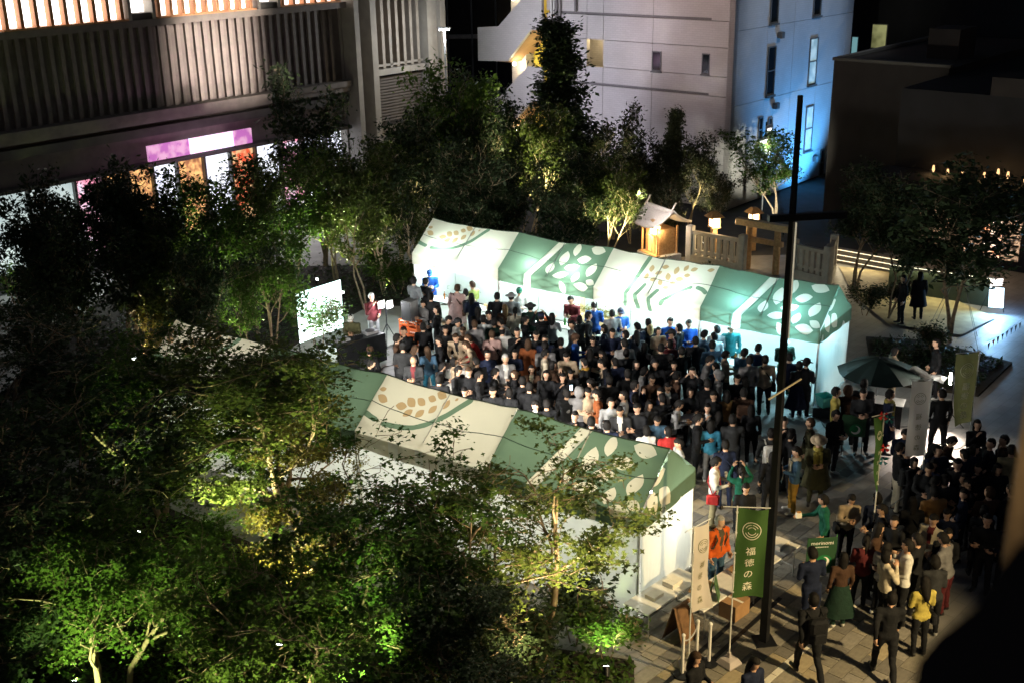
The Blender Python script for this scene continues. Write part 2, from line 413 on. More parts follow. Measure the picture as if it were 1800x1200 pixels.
for x0, x1 in ((-21.5,-18.1), (-17.9,-12.75), (-11.45,-6.46), (-5.1,-1.6)):
    w = MB().box(x0, x1, .68, .74, 9.64, 11.18).build('lit_window', 'office_light', LBT)
    n = int((x1-x0)/.55); s = MB().box(-.07, .07, .1, .45, 9.66, 11.18).mesh('orange_slat', 'orange_slat')
    for k in range(n): link('orange_slat', s, LBT, (x0+.2+k*(x1-x0-.4)/(n-1), 0, 0))
    MB().box(x0, x1, .0, .55, 9.63, 9.7).build('window_sill', 'orange_slat', LBT)
for x0, x1 in ((-12.45,-11.72), (-6.1,-5.4)):
    MB().box(x0, x1, .5, .6, 9.9, 11.15).build('lit_window', 'office_light', LBT)
    MB().box(x0-.15, x1+.15, .1, .5, 9.63, 9.88).build('window_sill', 'concrete_dark', LBT)
for x in (-12.65, -11.55, -6.3, -5.2): MB().box(x-.07, x+.07, .02, .7, 9.63, 11.19).build('window_post', 'concrete', LBT)
xs = [-21, -19.4, -17.6, -15.6, -14.4, -13.2, -12, -10.8, -9.4, -8, -6.6, -5.2, -3.8, -2.4, -1.25]
ms = ['shop_cool','shop_cool','shop_cool','shop_pink','shop_amber','shop_amber','shop_white','shop_amber','shop_white','shop_red','shop_white','shop_pink','shop_white','shop_white']
for i, m in enumerate(ms):
    MB().box(xs[i]+.06, xs[i+1]-.06, 1.0, 1.06, .35, 3.66).build('shop_window', m, LBT)
    MB().box(xs[i]-.05, xs[i]+.05, .8, 1.1, 0, 3.69).build('mullion', 'window_frame', LBT)
MB().box(-21, -1.25, .85, 1.2, 0, .34).build('plinth', 'concrete_dark', LBT)
for x0, x1, m in ((-12.6,-10.6,'sign_violet'), (-10.55,-8.3,'sign_hot'), (-8.25,-7.3,'sign_violet')):
    MB().box(x0, x1, .08, .19, 3.95, 4.6).build('sign_panel', m, LBT)
light('AREA', LBT, (-9.5, -2.2, 3.2), 150, (.95, .95, 1), 6, (-9.5, -3.5, 0), size_y=1.2)
light('AREA', LBT, (-17, -2.0, 3.2), 150, (.85, 1, .95), 5, (-17, -3.2, 0), size_y=1.2)
light('AREA', LBT, (-10.2, -2.0, 4.3), 30, (1, .5, .9), 4, (-10.2, 0, 4.3), size_y=.6)
# beam that falls on the slats, and the warm wash on the corner columns
light('AREA', LBT, (-8.38, -16, 10.6), 190, (1, .86, .76), 4.0, (-8.38, .7, 7.9), size_y=3.6, spread=8)
light('SPOT', LBT, (5.5, -9, 9.5), 900, (1, .8, .5), .4, (2.2, .3, 6.3), 46, .7)
light('SPOT', LBT, (-1.5, -8, 8.0), 25, (1, .8, .55), .4, (-2.5, .3, 7), 50, .9)

# ---- white tiled building with outside stairs
WBT = wall_thing('white_tiled_building', 'white tiled apartment building with yellow stairwell, violet and blue light on it', 'building', (10.28, 53.63), A_A)
p = MB(); p.box(-10.9, -.3, 1.3, 12, 0, 14); p.box(-10.9, -.3, .26, 1.29, 0, 6.0); p.box(-10.9, -.3, .26, 1.29, 7.6, 14); p.box(-7.0, -.3, .26, 1.29, 6.0, 7.6)
p.build('wall', 'tile_white', WBT)
xe = [-10.88, -10.2, -8.32, -7.32, -4.42, -1.22, 0]; ze = [0, 2.1, 5.25, 6.15, 7.45, 8.62, 11, 14]
for i in range(6):
    for j in range(7):
        if (i, j) == (2, 3): continue
        g = .012; z0 = ze[j]+(.12 if ze[j] in (5.25, 8.62) and i < 5 else g)
        MB().box(xe[i]+g, xe[i+1]-(g if i < 5 else 0), .0 if i < 5 else -.06, .25, z0, ze[j+1]-g).build('wall_panel', 'tile_white', WBT)
for z in (5.31, 8.68): MB().box(-10.1, -1.23, .06, .25, z-.055, z+.05).build('shadow_gap', 'tile_joint', WBT)
ye = [0, .82, 3.0, 5.6, 8.3, 11.2, 12]; zr = [0, 1.45, 4.82, 8.19, 11.5, 14]
for i in range(6):
    for j in range(5):
        g = .01
        MB().box(-.29, -.012 if i else 0, ye[i]+(g if i else -.06), ye[i+1]-g, zr[j]+g, zr[j+1]-g).build('wall_panel', 'tile_white', WBT)
def window_x(x0, x1, z0, z1):      # on the street-side wall
    w = MB(); 
    for a, b, c, d in ((x0-.05,x1+.05,z0-.05,z0),(x0-.05,x1+.05,z1,z1+.05),(x0-.05,x0,z0,z1),(x1,x1+.05,z0,z1)): w.box(a, b, -.04, .02, c, d)
    f = w.build('window', 'window_frame', WBT); MB().box(x0, x1, -.015, .01, z0, z1).build('pane', 'dark_glass', f)
    MB().box(x0-.08, x1+.08, -.09, .0, z0-.12, z0-.055).build('sill', 'window_frame', f)
window_x(-4.38, -3.95, 6.22, 7.05); window_x(-1.62, -1.28, 6.27, 7.1); window_x(-4.38, -3.95, 9.6, 10.4)
emit('window_pale', (.62, .82, .85), .55, (.25, .4, .42), 1.5)
def window_y(y0, y1, z0, z1, lit=False):
    w = MB(); zm = (z0+z1)/2
    for a, b, c, d in ((y0-.06,y1+.06,z0-.06,z0),(y0-.06,y1+.06,z1,z1+.06),(y0-.06,y0,z0,z1),(y1,y1+.06,z0,z1),(y0,y1,zm-.03,zm+.03)): w.box(-.02, .05, a, b, c, d)
    f = w.build('window', 'window_frame', WBT)
    for c, d in ((z0, zm-.03), (zm+.03, z1)): MB().box(-.01, .015, y0, y1, c, d).build('pane', 'window_pale' if lit else 'dark_glass', f)
    MB().box(0, .12, y0-.1, y1+.1, z0-.15, z0-.07).build('sill', 'window_frame', f)
for a in ((3.15,3.78,8.35,10.5), (7.45,8.15,8.38,10.5), (3.15,3.8,5.02,7.18), (2.62,2.9,2.84,3.95), (3.56,3.85,2.6,3.8), (9.42,9.72,.0,1.33)): window_y(*a)
window_y(7.38, 8.1, 5.02, 7.2, True); window_y(7.45, 8.15, 1.65, 3.82, True)
for y, z in ((4.07,7.72), (3.99,4.41), (8.67,1.06)):
    MB().bbox(.0, .25, y-.16, y+.16, z-.16, z+.14, .03).build('vent_hood', 'window_frame', WBT)
for x in (-10.5, -10.32, -10.14, -9.92): MB().tube([(x, -.08, 3), (x, -.08, 14)], .045, 8).build('pipe', 'tile_joint' if x > -10.2 else 'white_steel', WBT)
MB().tube([(-8.95, -.1, 8.75), (-8.95, -.1, 14)], .07, 8).build('pipe', 'tile_joint', WBT)
MB().box(-8.3, -7.34, .3, 1.2, 7.46, 7.6).build('ceiling', 'tile_joint', WBT)
MB().box(-7.9, -7.75, .95, 1.28, 6.2, 7.2).build('door_frame', 'dark_wood', WBT)
light('POINT', WBT, (-8.0, .6, 7.3), 22, (1, .78, .42), .1)
# outside stairs: sloping parapets, yellow inner wall, landing
up = [(-15.3,7.72),(-13.83,7.84),(-12.3,9.2),(-11.2,10.2),(-10.91,10.2),(-10.91,7.79),(-11.64,7.76),(-13.25,6.1),(-15.31,6.0)]
lo = [(-15.2,4.15),(-13.84,4.2),(-11.86,5.94),(-10.91,5.94),(-10.91,4.14),(-11.61,4.16),(-13.29,2.7),(-15.2,2.5)]
MB().prism(up, -.35, -.15).build('stair_parapet', 'tile_white', WBT)
MB().prism(lo, -.35, -.15).build('stair_parapet', 'tile_white', WBT)
MB().prism([(-15.2,.4),(-13.84,.5),(-11.86,2.2),(-10.91,2.2),(-10.91,.02),(-15.2,.02)], -.35, -.15).build('stair_parapet', 'tile_white', WBT)
MB().prism([(-15.3,11.2),(-13.83,11.3),(-12.3,12.6),(-10.91,12.6),(-10.91,11.2),(-11.64,11.2),(-13.25,9.5),(-15.31,9.4)], -.35, -.15).build('stair_parapet', 'tile_white', WBT)
mat('soffit_brown', (.4, .25, .13), .8, .08)
for sx, sz in ((0, 0), (0, -3.4)):
    MB().add([(-13.25+sx,-.14,6.1+sz),(-11.64+sx,-.14,7.76+sz),(-11.64+sx,1.5,7.76+sz),(-13.25+sx,1.5,6.1+sz),(-13.25+sx,-.14,6.25+sz),(-11.64+sx,-.14,7.91+sz),(-11.64+sx,1.5,7.91+sz),(-13.25+sx,1.5,6.25+sz)],
             [(0,1,2,3),(7,6,5,4),(0,4,5,1),(2,6,7,3),(1,5,6,2),(3,7,4,0)]).build('stair_flight', 'soffit_brown', WBT)
    MB().box(-15.2, -13.27, -.14, 1.5, 6.02+sz, 6.2+sz).build('landing', 'soffit_brown', WBT)
MB().box(-13.0, -10.91, 1.5, 1.7, 0, 13).build('stair_wall', 'yellow_wall', WBT)
MB().box(-14.0, -13.01, .9, 1.7, 0, 13).build('stair_pier', 'tile_white', WBT)
for z in (6.0, 2.6, 9.3):
    l = MB().sphere((-13.15, .1, z-.08), .1, n=10, rings=6).build('stair_lamp', emit('lamp_warm_%d' % int(z*10), (1, .85, .55), 14), WBT)
    light('POINT', l, (-13.1, .35, z-.25), 60, (1, .82, .5), .08)
light('POINT', WBT, (-11.7, .5, 6.6), 26, (1, .86, .4), .1)
# street light on the white walls
light('SPOT', WBT, (-9, -12, 3.5), 3600, (.86, .82, 1), .3, (-7, 0, 6.5), 75, .8)
light('SPOT', WBT, (-4, -9, 14), 1300, (1, .62, .6), .3, (-2.5, 0, 9), 55, .9)
light('SPOT', WBT, (9, 4, 15), 1300, (.85, .92, 1), .3, (0, 5.5, 8.8), 60, .6)
light('SPOT', WBT, (3.2, 7.0, .3), 2400, (.06, .4, 1), .3, (0, 6.6, 3.0), 100, .5)
light('SPOT', WBT, (9, -1, 2.5), 500, (.6, .75, 1), .3, (0, 1.2, 4), 50, .8)

# ---- low dark building right of it and its neighbours
DBT = wall_thing('low_brown_building', 'low dark brown building beside the blue-lit white wall', 'building', (14.66, 53.05), A_A)
p = MB(); p.box(0, 5.2, 0, 13, 0, 6.9); p.build('wall', 'dark_wall', DBT)
MB().box(-.06, 5.26, -.06, .25, 6.92, 7.05).build('parapet_cap', 'concrete_dark', DBT); MB().box(-.06, .2, .26, 13, 6.92, 7.05).build('parapet_cap', 'concrete_dark', DBT)
MB().box(3.0, 4.4, 3, 5, 6.9, 8.2).build('roof_unit', 'dark_wall', DBT)
emit('shop_warm', (1, .62, .38), .8, (.02, .012, .008), 7)
emit('shop_poster', (1, .8, .6), 2.2, (.7, .25, .1), 2.5)
LIT_PLANTS = [(1.2,3.66),(1.77,3.58),(2.34,3.6),(3.18,3.63),(3.68,3.82),(4.05,3.76),(4.69,3.69)]
SBT = wall_thing('black_shop_building', 'black building with warm lit shop shelves behind the dark trees', 'building', (15.2, 45.2), A_A)
MB().box(-.5, 14, 1.2, 14, 0, 6.6).build('wall', 'black_wall', SBT); MB().box(-.8, 14.3, -.9, 1.19, 3.0, 3.5).build('canopy', 'black_wall', SBT)
MB().box(3.0, 14.2, 1.0, 3, 6.62, 7.3).build('parapet', 'dark_wall', SBT)
for k in range(6):
    f = MB().box(.5+k*.72, 1.15+k*.72, 1.1, 1.17, .4, 2.0).build('shop_window', 'shop_warm' if k != 4 else 'shop_poster', SBT)
    for z in (.7, 1.0, 1.3, 1.6): MB().box(.51+k*.72, 1.14+k*.72, 1.0, 1.09, z, z+.05).build('shelf', 'black_wall', f)
light('AREA', SBT, (3.5, .2, 2.8), 25, (1, .7, .4), 5, (3.5, -1.5, 0), size_y=.5)
for k, (x, zl) in enumerate(LIT_PLANTS):
    l = MB().lathe([(.02, -.16), (.06, -.05), (.035, .12)], 7, (x, .9, zl)).build('lit_plant_tip', emit('plant_amber_%d' % k, (1, .62, .3), 1.3), SBT)  # uplit bits of plants, their light put in as glow
    light('POINT', l, (x, .6, zl+.1), 4, (1, .6, .25), .05)
TBT = wall_thing('dark_tower', 'tall black tower far behind with a lit yellow window', 'building', (22.5, 72), A_A)
MB().box(-2.2, 40, 0, 10, 0, 34).build('wall', 'black_wall', TBT)
emit('window_yellow', (.8, .8, .35), .3, (.3, .3, .12), 1.0); emit('window_cyan', (.35, .75, .8), .4)
for x0, x1, z0, z1, m in ((-.42,.46,5.3,6.65,'window_yellow'), (2.55,2.8,5.3,5.95,'window_yellow'), (-1.66,-1.32,4.8,5.85,'window_cyan'), (6.8,9.6,5.35,5.65,'window_cyan')):
    f = MB().box(x0-.06, x1+.06, -.05, -.01, z0-.06, z1+.06).build('window', 'window_frame', TBT); MB().box(x0, x1, -.07, -.052, z0, z1).build('pane', m, f)
GBT = wall_thing('glass_office_block', 'dark glass office block with mullions far behind the trees', 'building', (-2, 92), R(-5))
MB().box(-14, 16, 0, 10, 0, 30).build('wall', 'dark_glass', GBT)
for k in range(16): MB().box(-13.6+k*1.85, -13.5+k*1.85, -.2, 0, 0, 30).build('mullion', 'window_frame', GBT)
for z in (4.6, 8.2, 11.8): MB().box(-14, 16, -.15, -.001, z-.25, z+.05).build('floor_band', 'concrete', GBT)
# ---- the photographer's own building: dark parapet corner and a post, close by and out of focus
OWN = thing('balcony_corner', 'dark blurred balcony parapet filling the bottom right corner', 'balcony', (0, 0, 0))
def near(px, py, d): return Vector((0,0,CAM_H))+(_right*((px-900)/FPX)-_up*((py-600)/FPX)+_fwd)*d
p = MB()
pts = [(1600,1230),(1612,1160),(1650,1115),(1710,1070),(1755,1000),(1785,960),(1835,930),(1900,905),(1900,1260),(1580,1260)]
fr = [near(x, y, 1.5) for x, y in pts]; bk = [q+Vector((.5, .25, -.35)) for q in fr]; n = len(pts)
p.add([*fr, *bk], [tuple(reversed(range(n))), tuple(range(n, 2*n))]+[(i, (i+1)%n, (i+1)%n+n, i+n) for i in range(n)])
p.build('parapet', 'black_wall', OWN)
b0 = near(1779, 1000, 2.75); t0 = near(1800, 560, 2.75)
MB().tube([b0, (b0.x+(t0.x-b0.x)*.05, b0.y, t0.z)], .026, 12).build('post', 'pale_wood', OWN)
light('POINT', OWN, near(1700, 700, 2.2), 3.5, (1, .75, .45), .05)
# ================================================================ TENTS
TL, TW, EZ, RZ, VAL = 3.7, 1.2, 2.35, 3.3, .42
SLOPE = math.hypot(TW, RZ-EZ)
LEAF_G = [((2.11,.28),(2.13,.86)),((2.41,-.03),(2.46,.43)),((2.92,.09),(3.49,.19)),((2.59,.54),(3.1,.47)),((2.28,.93),(2.81,.79)),((1.79,.79),(1.81,1.29)),((2.03,1.34),(2.58,1.17)),((2.91,1.06),(2.88,1.52)),((3.37,.65),(3.26,1.18)),((3.3,1.3),(3.66,1.46)),((2.41,1.55),(2.64,1.92)),((2.95,1.6),(3.5,1.58))]
STRIPE_G = [(1.62,.0),(1.9,.0),(1.32,1.5),(1.3,1.94),(1.0,1.94),(1.05,1.5)]
GABLE_G = [((-.2,2.93),(-.8,2.84)),((-.89,2.72),(-.56,2.07)),((-.44,2.58),(.05,2.06))]
LEAF_C = [((.03,.41),(.19,.32)),((.07,.55),(.38,.6)),((.63,.61),(.94,.56)),((.84,.35),(1.13,.5)),((1.09,.29),(1.36,.38)),((1.34,.19),(1.58,.21)),((.95,.8),(1.12,.58)),((1.26,.72),(1.4,.49)),((1.54,.54),(1.66,.31)),((1.84,.37),(1.92,.12)),((1.52,.05),(1.81,.09)),((2.06,.12),(2.12,.04))]
ARCS_C = [[(.61,1.16),(.85,1.13),(1.32,1.0),(1.66,.81),(1.94,.58),(2.15,.35),(2.45,.03)],[(.02,1.06),(.34,1.13)]]
LEAF_C3 = [((1.52,.24),(1.58,.5)),((1.85,.27),(2.1,.25)),((1.74,.56),(1.94,.43)),((1.47,.55),(1.52,.78)),((1.66,.81),(1.88,.71)),((1.97,.72),(2.11,.92)),((2.14,.45),(2.27,.69)),((2.33,.76),(2.54,.72)),((2.38,.46),(2.39,.19)),((2.62,.3),(2.71,.1)),((2.83,.26),(3.04,.15)),((2.46,.59),(2.73,.56)),((2.68,.43),(2.9,.42)),((2.18,.97),(2.42,.92)),((3.37,.21),(3.59,.14))]
ARCS_C3 = [[(1.34,.03),(1.2,.66),(1.14,1.18),(1.14,1.5),(1.14,1.9)],[(1.57,1.0),(1.51,1.34),(1.46,1.57),(1.6,1.92)],[(2.08,1.14),(1.99,1.42),(1.94,1.64),(2.03,1.92)],[(3.1,.89),(2.87,1.0),(2.65,1.19),(2.47,1.49),(2.36,1.66)],[(3.33,.88),(3.49,.91),(3.64,1.01)]]
def leaf_poly(a, b, w=.3, n=7):
    a, b = Vector(a), Vector(b); d = b-a; q = Vector((-d.y, d.x))
    L = [a+d*(k/n)+q*(w*math.sin(math.pi*k/n)**.8*(.85+.3*k/n)) for k in range(n+1)]
    return [tuple(v) for v in L]+[tuple(a+d*(k/n)-q*(w*math.sin(math.pi*k/n)**.8*(1.05-.2*k/n))) for k in range(n-1, 0, -1)]
def stroke_poly(pts, w=.07):
    P = [Vector(p) for p in pts]; l, r = [], []
    # smooth
    for _ in range(2):
        Q = [P[0]]
        for a, b in zip(P, P[1:]): Q += [a*.75+b*.25, a*.25+b*.75]
        P = Q+[P[-1]]
    for i, p in enumerate(P):
        t = (P[min(i+1,len(P)-1)]-P[max(i-1,0)]).normalized(); nn = Vector((-t.y, t.x))
        l.append(p+nn*w); r.append(p-nn*w)
    cap = lambda p, t: [p+Vector((math.cos(a), math.sin(a)))*w for a in [math.atan2(t.y, t.x)+math.pi/2-math.pi*k/5 for k in range(1, 5)]]
    t1 = (P[-1]-P[-2]).normalized()
    t0 = (P[0]-P[1]).normalized()
    return [tuple(v) for v in l+cap(P[-1], t1)+r[::-1]+cap(P[0], t0)]
def inpoly(p, poly):
    x, y = p; c = False; n = len(poly)
    for i in range(n):
        x1, y1 = poly[i]; x2, y2 = poly[i-1]
        if (y1 > y) != (y2 > y) and x < (x2-x1)*(y-y1)/(y2-y1)+x1: c = not c
    return c
def printed(w, h, shapes, step=.17, extra_rows=(), dom=None):
    """flat sheet w x h cut along the printed shapes: verts, tris, material index per tri"""
    pts, edges = [], []
    def loop(poly):
        b = len(pts)
        for p in poly: pts.append(Vector((min(max(p[0], 0), w), min(max(p[1], 0), h))))
        edges.extend((b+i, b+(i+1)%len(poly)) for i in range(len(poly)))
    loop([(0,0),(w,0),(w,h),(0,h)])
    for poly, _ in shapes: loop(poly)
    nx, ny = int(w/step), int(h/step)
    for i in range(1, nx):
        for j in range(1, ny): pts.append(Vector((w*i/nx, h*j/ny)))
    for i in range(nx+1):
        for e in (0, h): pts.append(Vector((w*i/nx, e)))
    for j in range(ny+1):
        for e in (0, w): pts.append(Vector((e, h*j/ny)))
    for s in extra_rows:
        b = len(pts); pts.extend(Vector((w*i/nx, s)) for i in range(nx+1)); edges.extend((b+i, b+i+1) for i in range(nx))
    ov, oe, of, *_ = delaunay_2d_cdt(pts, edges, [], 0, 1e-4)
    mi, ff = [], []
    for f in of:
        c = (sum(ov[i].x for i in f)/3, sum(ov[i].y for i in f)/3); m = 0
        for poly, k in shapes:
            if inpoly(c, poly): m = k
        ff.append(f); mi.append(m)
    return ov, ff, mi
def canopy_mesh(kind, seed):
    if kind == 'green':
        shapes = [(leaf_poly(a, b, .3), 1) for a, b in LEAF_G]+[(STRIPE_G, 1)]; mats = ['canopy_green', 'canopy_cream', 'canopy_tan']
    elif kind == 'plain': shapes = []; mats = ['canopy_green', 'canopy_cream', 'canopy_tan']
    else:
        lf, ar = (LEAF_C, ARCS_C) if kind == 'cream' else (LEAF_C3, ARCS_C3)
        shapes = [(leaf_poly(a, b, .33), 2) for a, b in lf]+[(stroke_poly(a), 1) for a in ar]; mats = ['canopy_cream', 'canopy_green', 'canopy_tan']
    mb = MB(); rnd = random.Random(seed); ph = rnd.random()*9
    def wob(x, s): return .012*math.sin(x*5+ph+s*3)+.03*(noise.noise(Vector((x*1.3+ph, s*1.6, ph))))+.012*noise.noise(Vector((x*5+ph, s*2.2+x*2, ph))) 
    def surf(x, s, side):
        if s <= SLOPE:
            t = s/SLOPE; sag = .07*math.sin(math.pi*x/TL)*(1-.6*t)+.08*math.sin(math.pi*t)*math.sin(math.pi*x/TL)
            return (x, side*TW*t, RZ-(RZ-EZ)*t-sag+wob(x, s))
        d = s-SLOPE
        return (x, side*(TW+.01+.015*math.sin(x*9+ph)), EZ-d-.02*math.sin(math.pi*x/TL)+wob(x, SLOPE)*max(0, 1-d*3))
    ov, ff, mi = printed(TL, SLOPE+VAL, shapes, extra_rows=(SLOPE,))
    b = len(mb.v); mb.v += [surf(v.x, v.y, -1) for v in ov]; mb.f += [tuple(b+i for i in f) for f in ff]; mb.m += mi
    ov, ff, mi = printed(TL, SLOPE+VAL, [], .25, (SLOPE,))
    b = len(mb.v); mb.v += [surf(v.x, v.y, 1) for v in ov]; mb.f += [tuple(b+i for i in reversed(f)) for f in ff]; mb.m += mi
    cord = MB(); ns = 18  # truss bar showing through the cloth put in as dark mid-slope lines
    for sd in (-1, 1):
        cord.tube([Vector(surf(TL*i/ns, .74, sd))+Vector((0, 0, .012)) for i in range(ns+1)], .009, 5)
    cord.tube([Vector(surf(TL*i/ns, 0, -1))+Vector((0, 0, .01)) for i in range(ns+1)], .014, 5)
    return mb.mesh('canopy', mats, True), cord.mesh('bar_and_piping', 'cloth_cord')
def gable_mesh(kind):
    w, h = 2*TW, RZ-EZ+VAL
    green = kind in ('green', 'plain')
    shapes = [(leaf_poly((a[0]+TW, a[1]-EZ+VAL), (b[0]+TW, b[1]-EZ+VAL), .28), 1) for a, b in (GABLE_G if green else [])]
    ov, ff, mi = printed(w, h, shapes, .2)
    mb = MB(); ids = {}
    for f, m in zip(ff, mi):
        cy = sum(ov[i].x for i in f)/3-TW; cz = sum(ov[i].y for i in f)/3+EZ-VAL
        if cz > RZ-(RZ-EZ)*abs(cy)/TW: continue
        b = len(mb.v)
        for i in f:
            y, z = ov[i].x-TW, ov[i].y+EZ-VAL; zt = RZ-(RZ-EZ)*abs(y)/TW
            mb.v.append((.012+.02*math.sin(y*7)*max(0, EZ-z)*2, y, min(z, zt)))
        mb.f.append((b, b+1, b+2)); mb.m.append(m)
    # close the rake edge
    return mb.mesh('gable', ['canopy_green', 'canopy_cream'] if green else ['canopy_cream', 'canopy_green'])
def sheet(x0, y0, x1, y1, z0, z1, seed, nx=16, nz=10, amp=.03):
    """hanging wall sheet with folds"""
    d = Vector((x1-x0, y1-y0, 0)); n = Vector((-d.y, d.x, 0)).normalized(); mb = MB()
    for j in range(nz+1):
        for i in range(nx+1):
            u, t = i/nx, j/nz
            o = amp*(math.sin(u*19+seed)*.5+noise.noise(Vector((u*5+seed, t*1.6, seed)))*1.2)*(1-t*.6)
            q = Vector((x0, y0, z0+(z1-z0)*t))+d*u+n*o; mb.v.append(tuple(q))
    for j in range(nz):
        for i in range(nx): a = j*(nx+1)+i; mb.f.append((a, a+1, a+nx+2, a+nx+1)); mb.m.append(0)
    return mb
mat('cloth_cord', (.05,.075,.055), .8, .1)
emit('tube_light', (.93, 1, .97), 22)
def tent(O, ang, k, kind, label, group, seed, front_wall=False, back_wall=False, right_wall=False, left_wall=False, right_gable=False, left_gable=False, lamp=(300, (.86, 1, .95)), lampy=-.55, lampz=2.3, crowd_lamp=0):
    a = R(ang); ux = Vector((math.cos(a), math.sin(a), 0)); P = Vector((O[0], O[1], 0))-ux*(TL*(k+1))
    t = thing('event_tent', label, 'tent', P, a, group)
    cm, cd = canopy_mesh(kind, seed); link('canopy', cm, t); link('bar_and_piping', cd, t)
    if right_gable: link('gable', gable_mesh(kind), t, (TL, 0, 0))
    if left_gable: link('gable', gable_mesh(kind), t, (0, 0, 0), R(180))
    e = .035
    for x in (e, TL-e):
        for y in (-TW+.03, TW-.03):
            p = MB(); p.box(x-.022, x+.022, y-.022, y+.022, 0, EZ-.03); p.box(x-.06, x+.06, y-.06, y+.06, 0, .012); p.build('post', 'white_steel', t)
    for y in (-TW+.03, TW-.03):       # scissor truss under the eaves
        for i in range(4):
            x0, x1 = .06+i*(TL-.12)/4, .06+(i+1)*(TL-.12)/4
            p = MB(); p.tube([(x0, y, EZ-.05), (x1, y, EZ-.36)], .013, 6); p.tube([(x0, y, EZ-.36), (x1, y, EZ-.05)], .013, 6)
            p.tube([(x1, y, EZ-.38), (x1, y, EZ-.04)], .016, 6); p.build('truss_bar', 'grey_steel', t)
    for x in (.05, TL/2, TL-.05):
        MB().tube([(x, -TW+.03, EZ-.04), (x, 0, RZ-.08), (x, TW-.03, EZ-.04)], .014, 6).build('rafter', 'grey_steel', t)
    if front_wall: sheet(.02, -TW+.0, TL-.02, -TW+.0, .03, EZ-.05, seed).build('wall_sheet', 'wall_sheet', t)
    if back_wall: sheet(.02, TW-.07, TL-.02, TW-.07, .03, EZ-.05, seed+3).build('wall_sheet', 'wall_sheet', t)
    if right_wall: sheet(TL-.005, -TW+.05, TL-.005, TW-.05, .03, EZ-.05, seed+5).build('wall_sheet', 'wall_sheet', t)
    if left_wall: sheet(.005, TW-.05, .005, -TW+.05, .03, EZ-.05, seed+6).build('wall_sheet', 'wall_sheet', t)
    E, c = lamp
    for x in (1.0, 2.7):
        w = MB(); w.tube([(x-.28, lampy, lampz), (x+.28, lampy, lampz)], .028, 8); l = w.build('tube_lamp', 'tube_light', t)
        light('POINT', l, (x, lampy, lampz-.06), E, c, .2)
    if crowd_lamp:
        h = MB(); h.bbox(TL/2-.12, TL/2+.12, TW+.03, TW+.13, EZ+.02, EZ+.2, .01); h.build('added_crowd_lamp', 'black_steel', t)  # added lamp, out of view, to brighten the crowd from the front
        light('SPOT', t, (TL/2, TW+.2, EZ+.12), crowd_lamp, (1, .92, .82), .12, (TL/2+.3, TW+6.5, 1.0), 120, .8)
    return t
FO, FA = (9.3, 31.4), -35.8
NO, NA = (3.12, 21.06), -35.0
fg, ng = 'tents of the far row', 'tents of the near row'
LC = (.8, 1, .97)
tent(FO, FA, 3, 'cream', 'cream tent with a green arc at the left end of the far row', fg, 1, back_wall=True, left_gable=True, left_wall=True, lamp=(330, LC))
tent(FO, FA, 2, 'green', 'green tent with white leaves between two cream tents of the far row', fg, 2, back_wall=True, lamp=(330, LC))
tent(FO, FA, 1, 'cream3', 'cream tent with tan leaves and concentric green arcs in the far row', fg, 3, back_wall=True, lamp=(330, LC))
tent(FO, FA, 0, 'green', 'green leaf-printed tent at the right end of the far row', fg, 4, back_wall=True, right_wall=True, right_gable=True, lamp=(330, (.4, .83, 1)))
LN = (1, .97, .82)
tent(NO, NA, 0, 'green', 'green leaf-printed tent nearest the camera with a white end wall', ng, 5, front_wall=True, right_wall=True, right_gable=True, lamp=(260, LN), lampy=.7, lampz=1.8, crowd_lamp=350)
tent(NO, NA, 1, 'cream', 'cream tent with tan leaves and one long green arc in the near row', ng, 6, front_wall=True, lamp=(260, LN), lampy=.7, lampz=1.8, crowd_lamp=1300)
tent(NO, NA, 2, 'plain', 'plain green tent half hidden by foliage in the near row', ng, 7, front_wall=True, lamp=(260, LN), lampy=.7, lampz=1.8, crowd_lamp=1500)
tent(NO, NA, 3, 'cream', 'cream tent showing only its peak among the maples on the left', ng, 8, front_wall=True, left_gable=True, left_wall=True, lamp=(170, LN), lampy=.7, lampz=1.8, crowd_lamp=500)
def tent_pt(O, ang, k, x, y, z=0):
    a = R(ang); ux = Vector((math.cos(a), math.sin(a), 0)); uy = Vector((-ux.y, ux.x, 0))
    return Vector((O[0], O[1], z))+ux*(x-TL*(k+1))+uy*y
# ================================================================ TREES
T_MAPLE = [(0,-.45),(.2,-.1),(.55,.02),(.22,.15),(0,.6),(-.22,.15),(-.55,.02),(-.2,-.1)]
T_LEAF = [(0,-.5),(.24,-.05),(0,.55),(-.24,-.05)]
def leaf_mesh(C, size, matname, tmpl, up=.6, droop=0.0, rng=RNG):
    n = len(C); k = len(tmpl)
    N = rng.normal(size=(n, 3)); N[:, 2] = np.abs(N[:, 2])+up*2.2; N /= np.linalg.norm(N, axis=1)[:, None]
    D = rng.normal(size=(n, 3)); D[:, 2] -= droop*2; D -= N*(D*N).sum(1)[:, None]; D /= np.linalg.norm(D, axis=1)[:, None]+1e-9
    S = np.cross(N, D); sc = size*rng.choice([.55,.75,.9,1.0,1.15,1.45], size=n)*rng.uniform(.85, 1.15, size=n)
    t = np.array(tmpl)
    V = C[:, None, :]+sc[:, None, None]*(t[None, :, 0, None]*S[:, None, :]+t[None, :, 1, None]*D[:, None, :]+(-.25*np.abs(t[None, :, 0, None]))*N[:, None, :])
    me = bpy.data.meshes.new('crown'); me.vertices.add(n*k); me.vertices.foreach_set('co', V.reshape(-1).astype(np.float32))
    me.loops.add(n*k); me.loops.foreach_set('vertex_index', np.arange(n*k, dtype=np.int32))
    me.polygons.add(n); me.polygons.foreach_set('loop_start', np.arange(0, n*k, k, dtype=np.int32))
    me.update(calc_edges=True); me.materials.append(MATS[matname]); return me
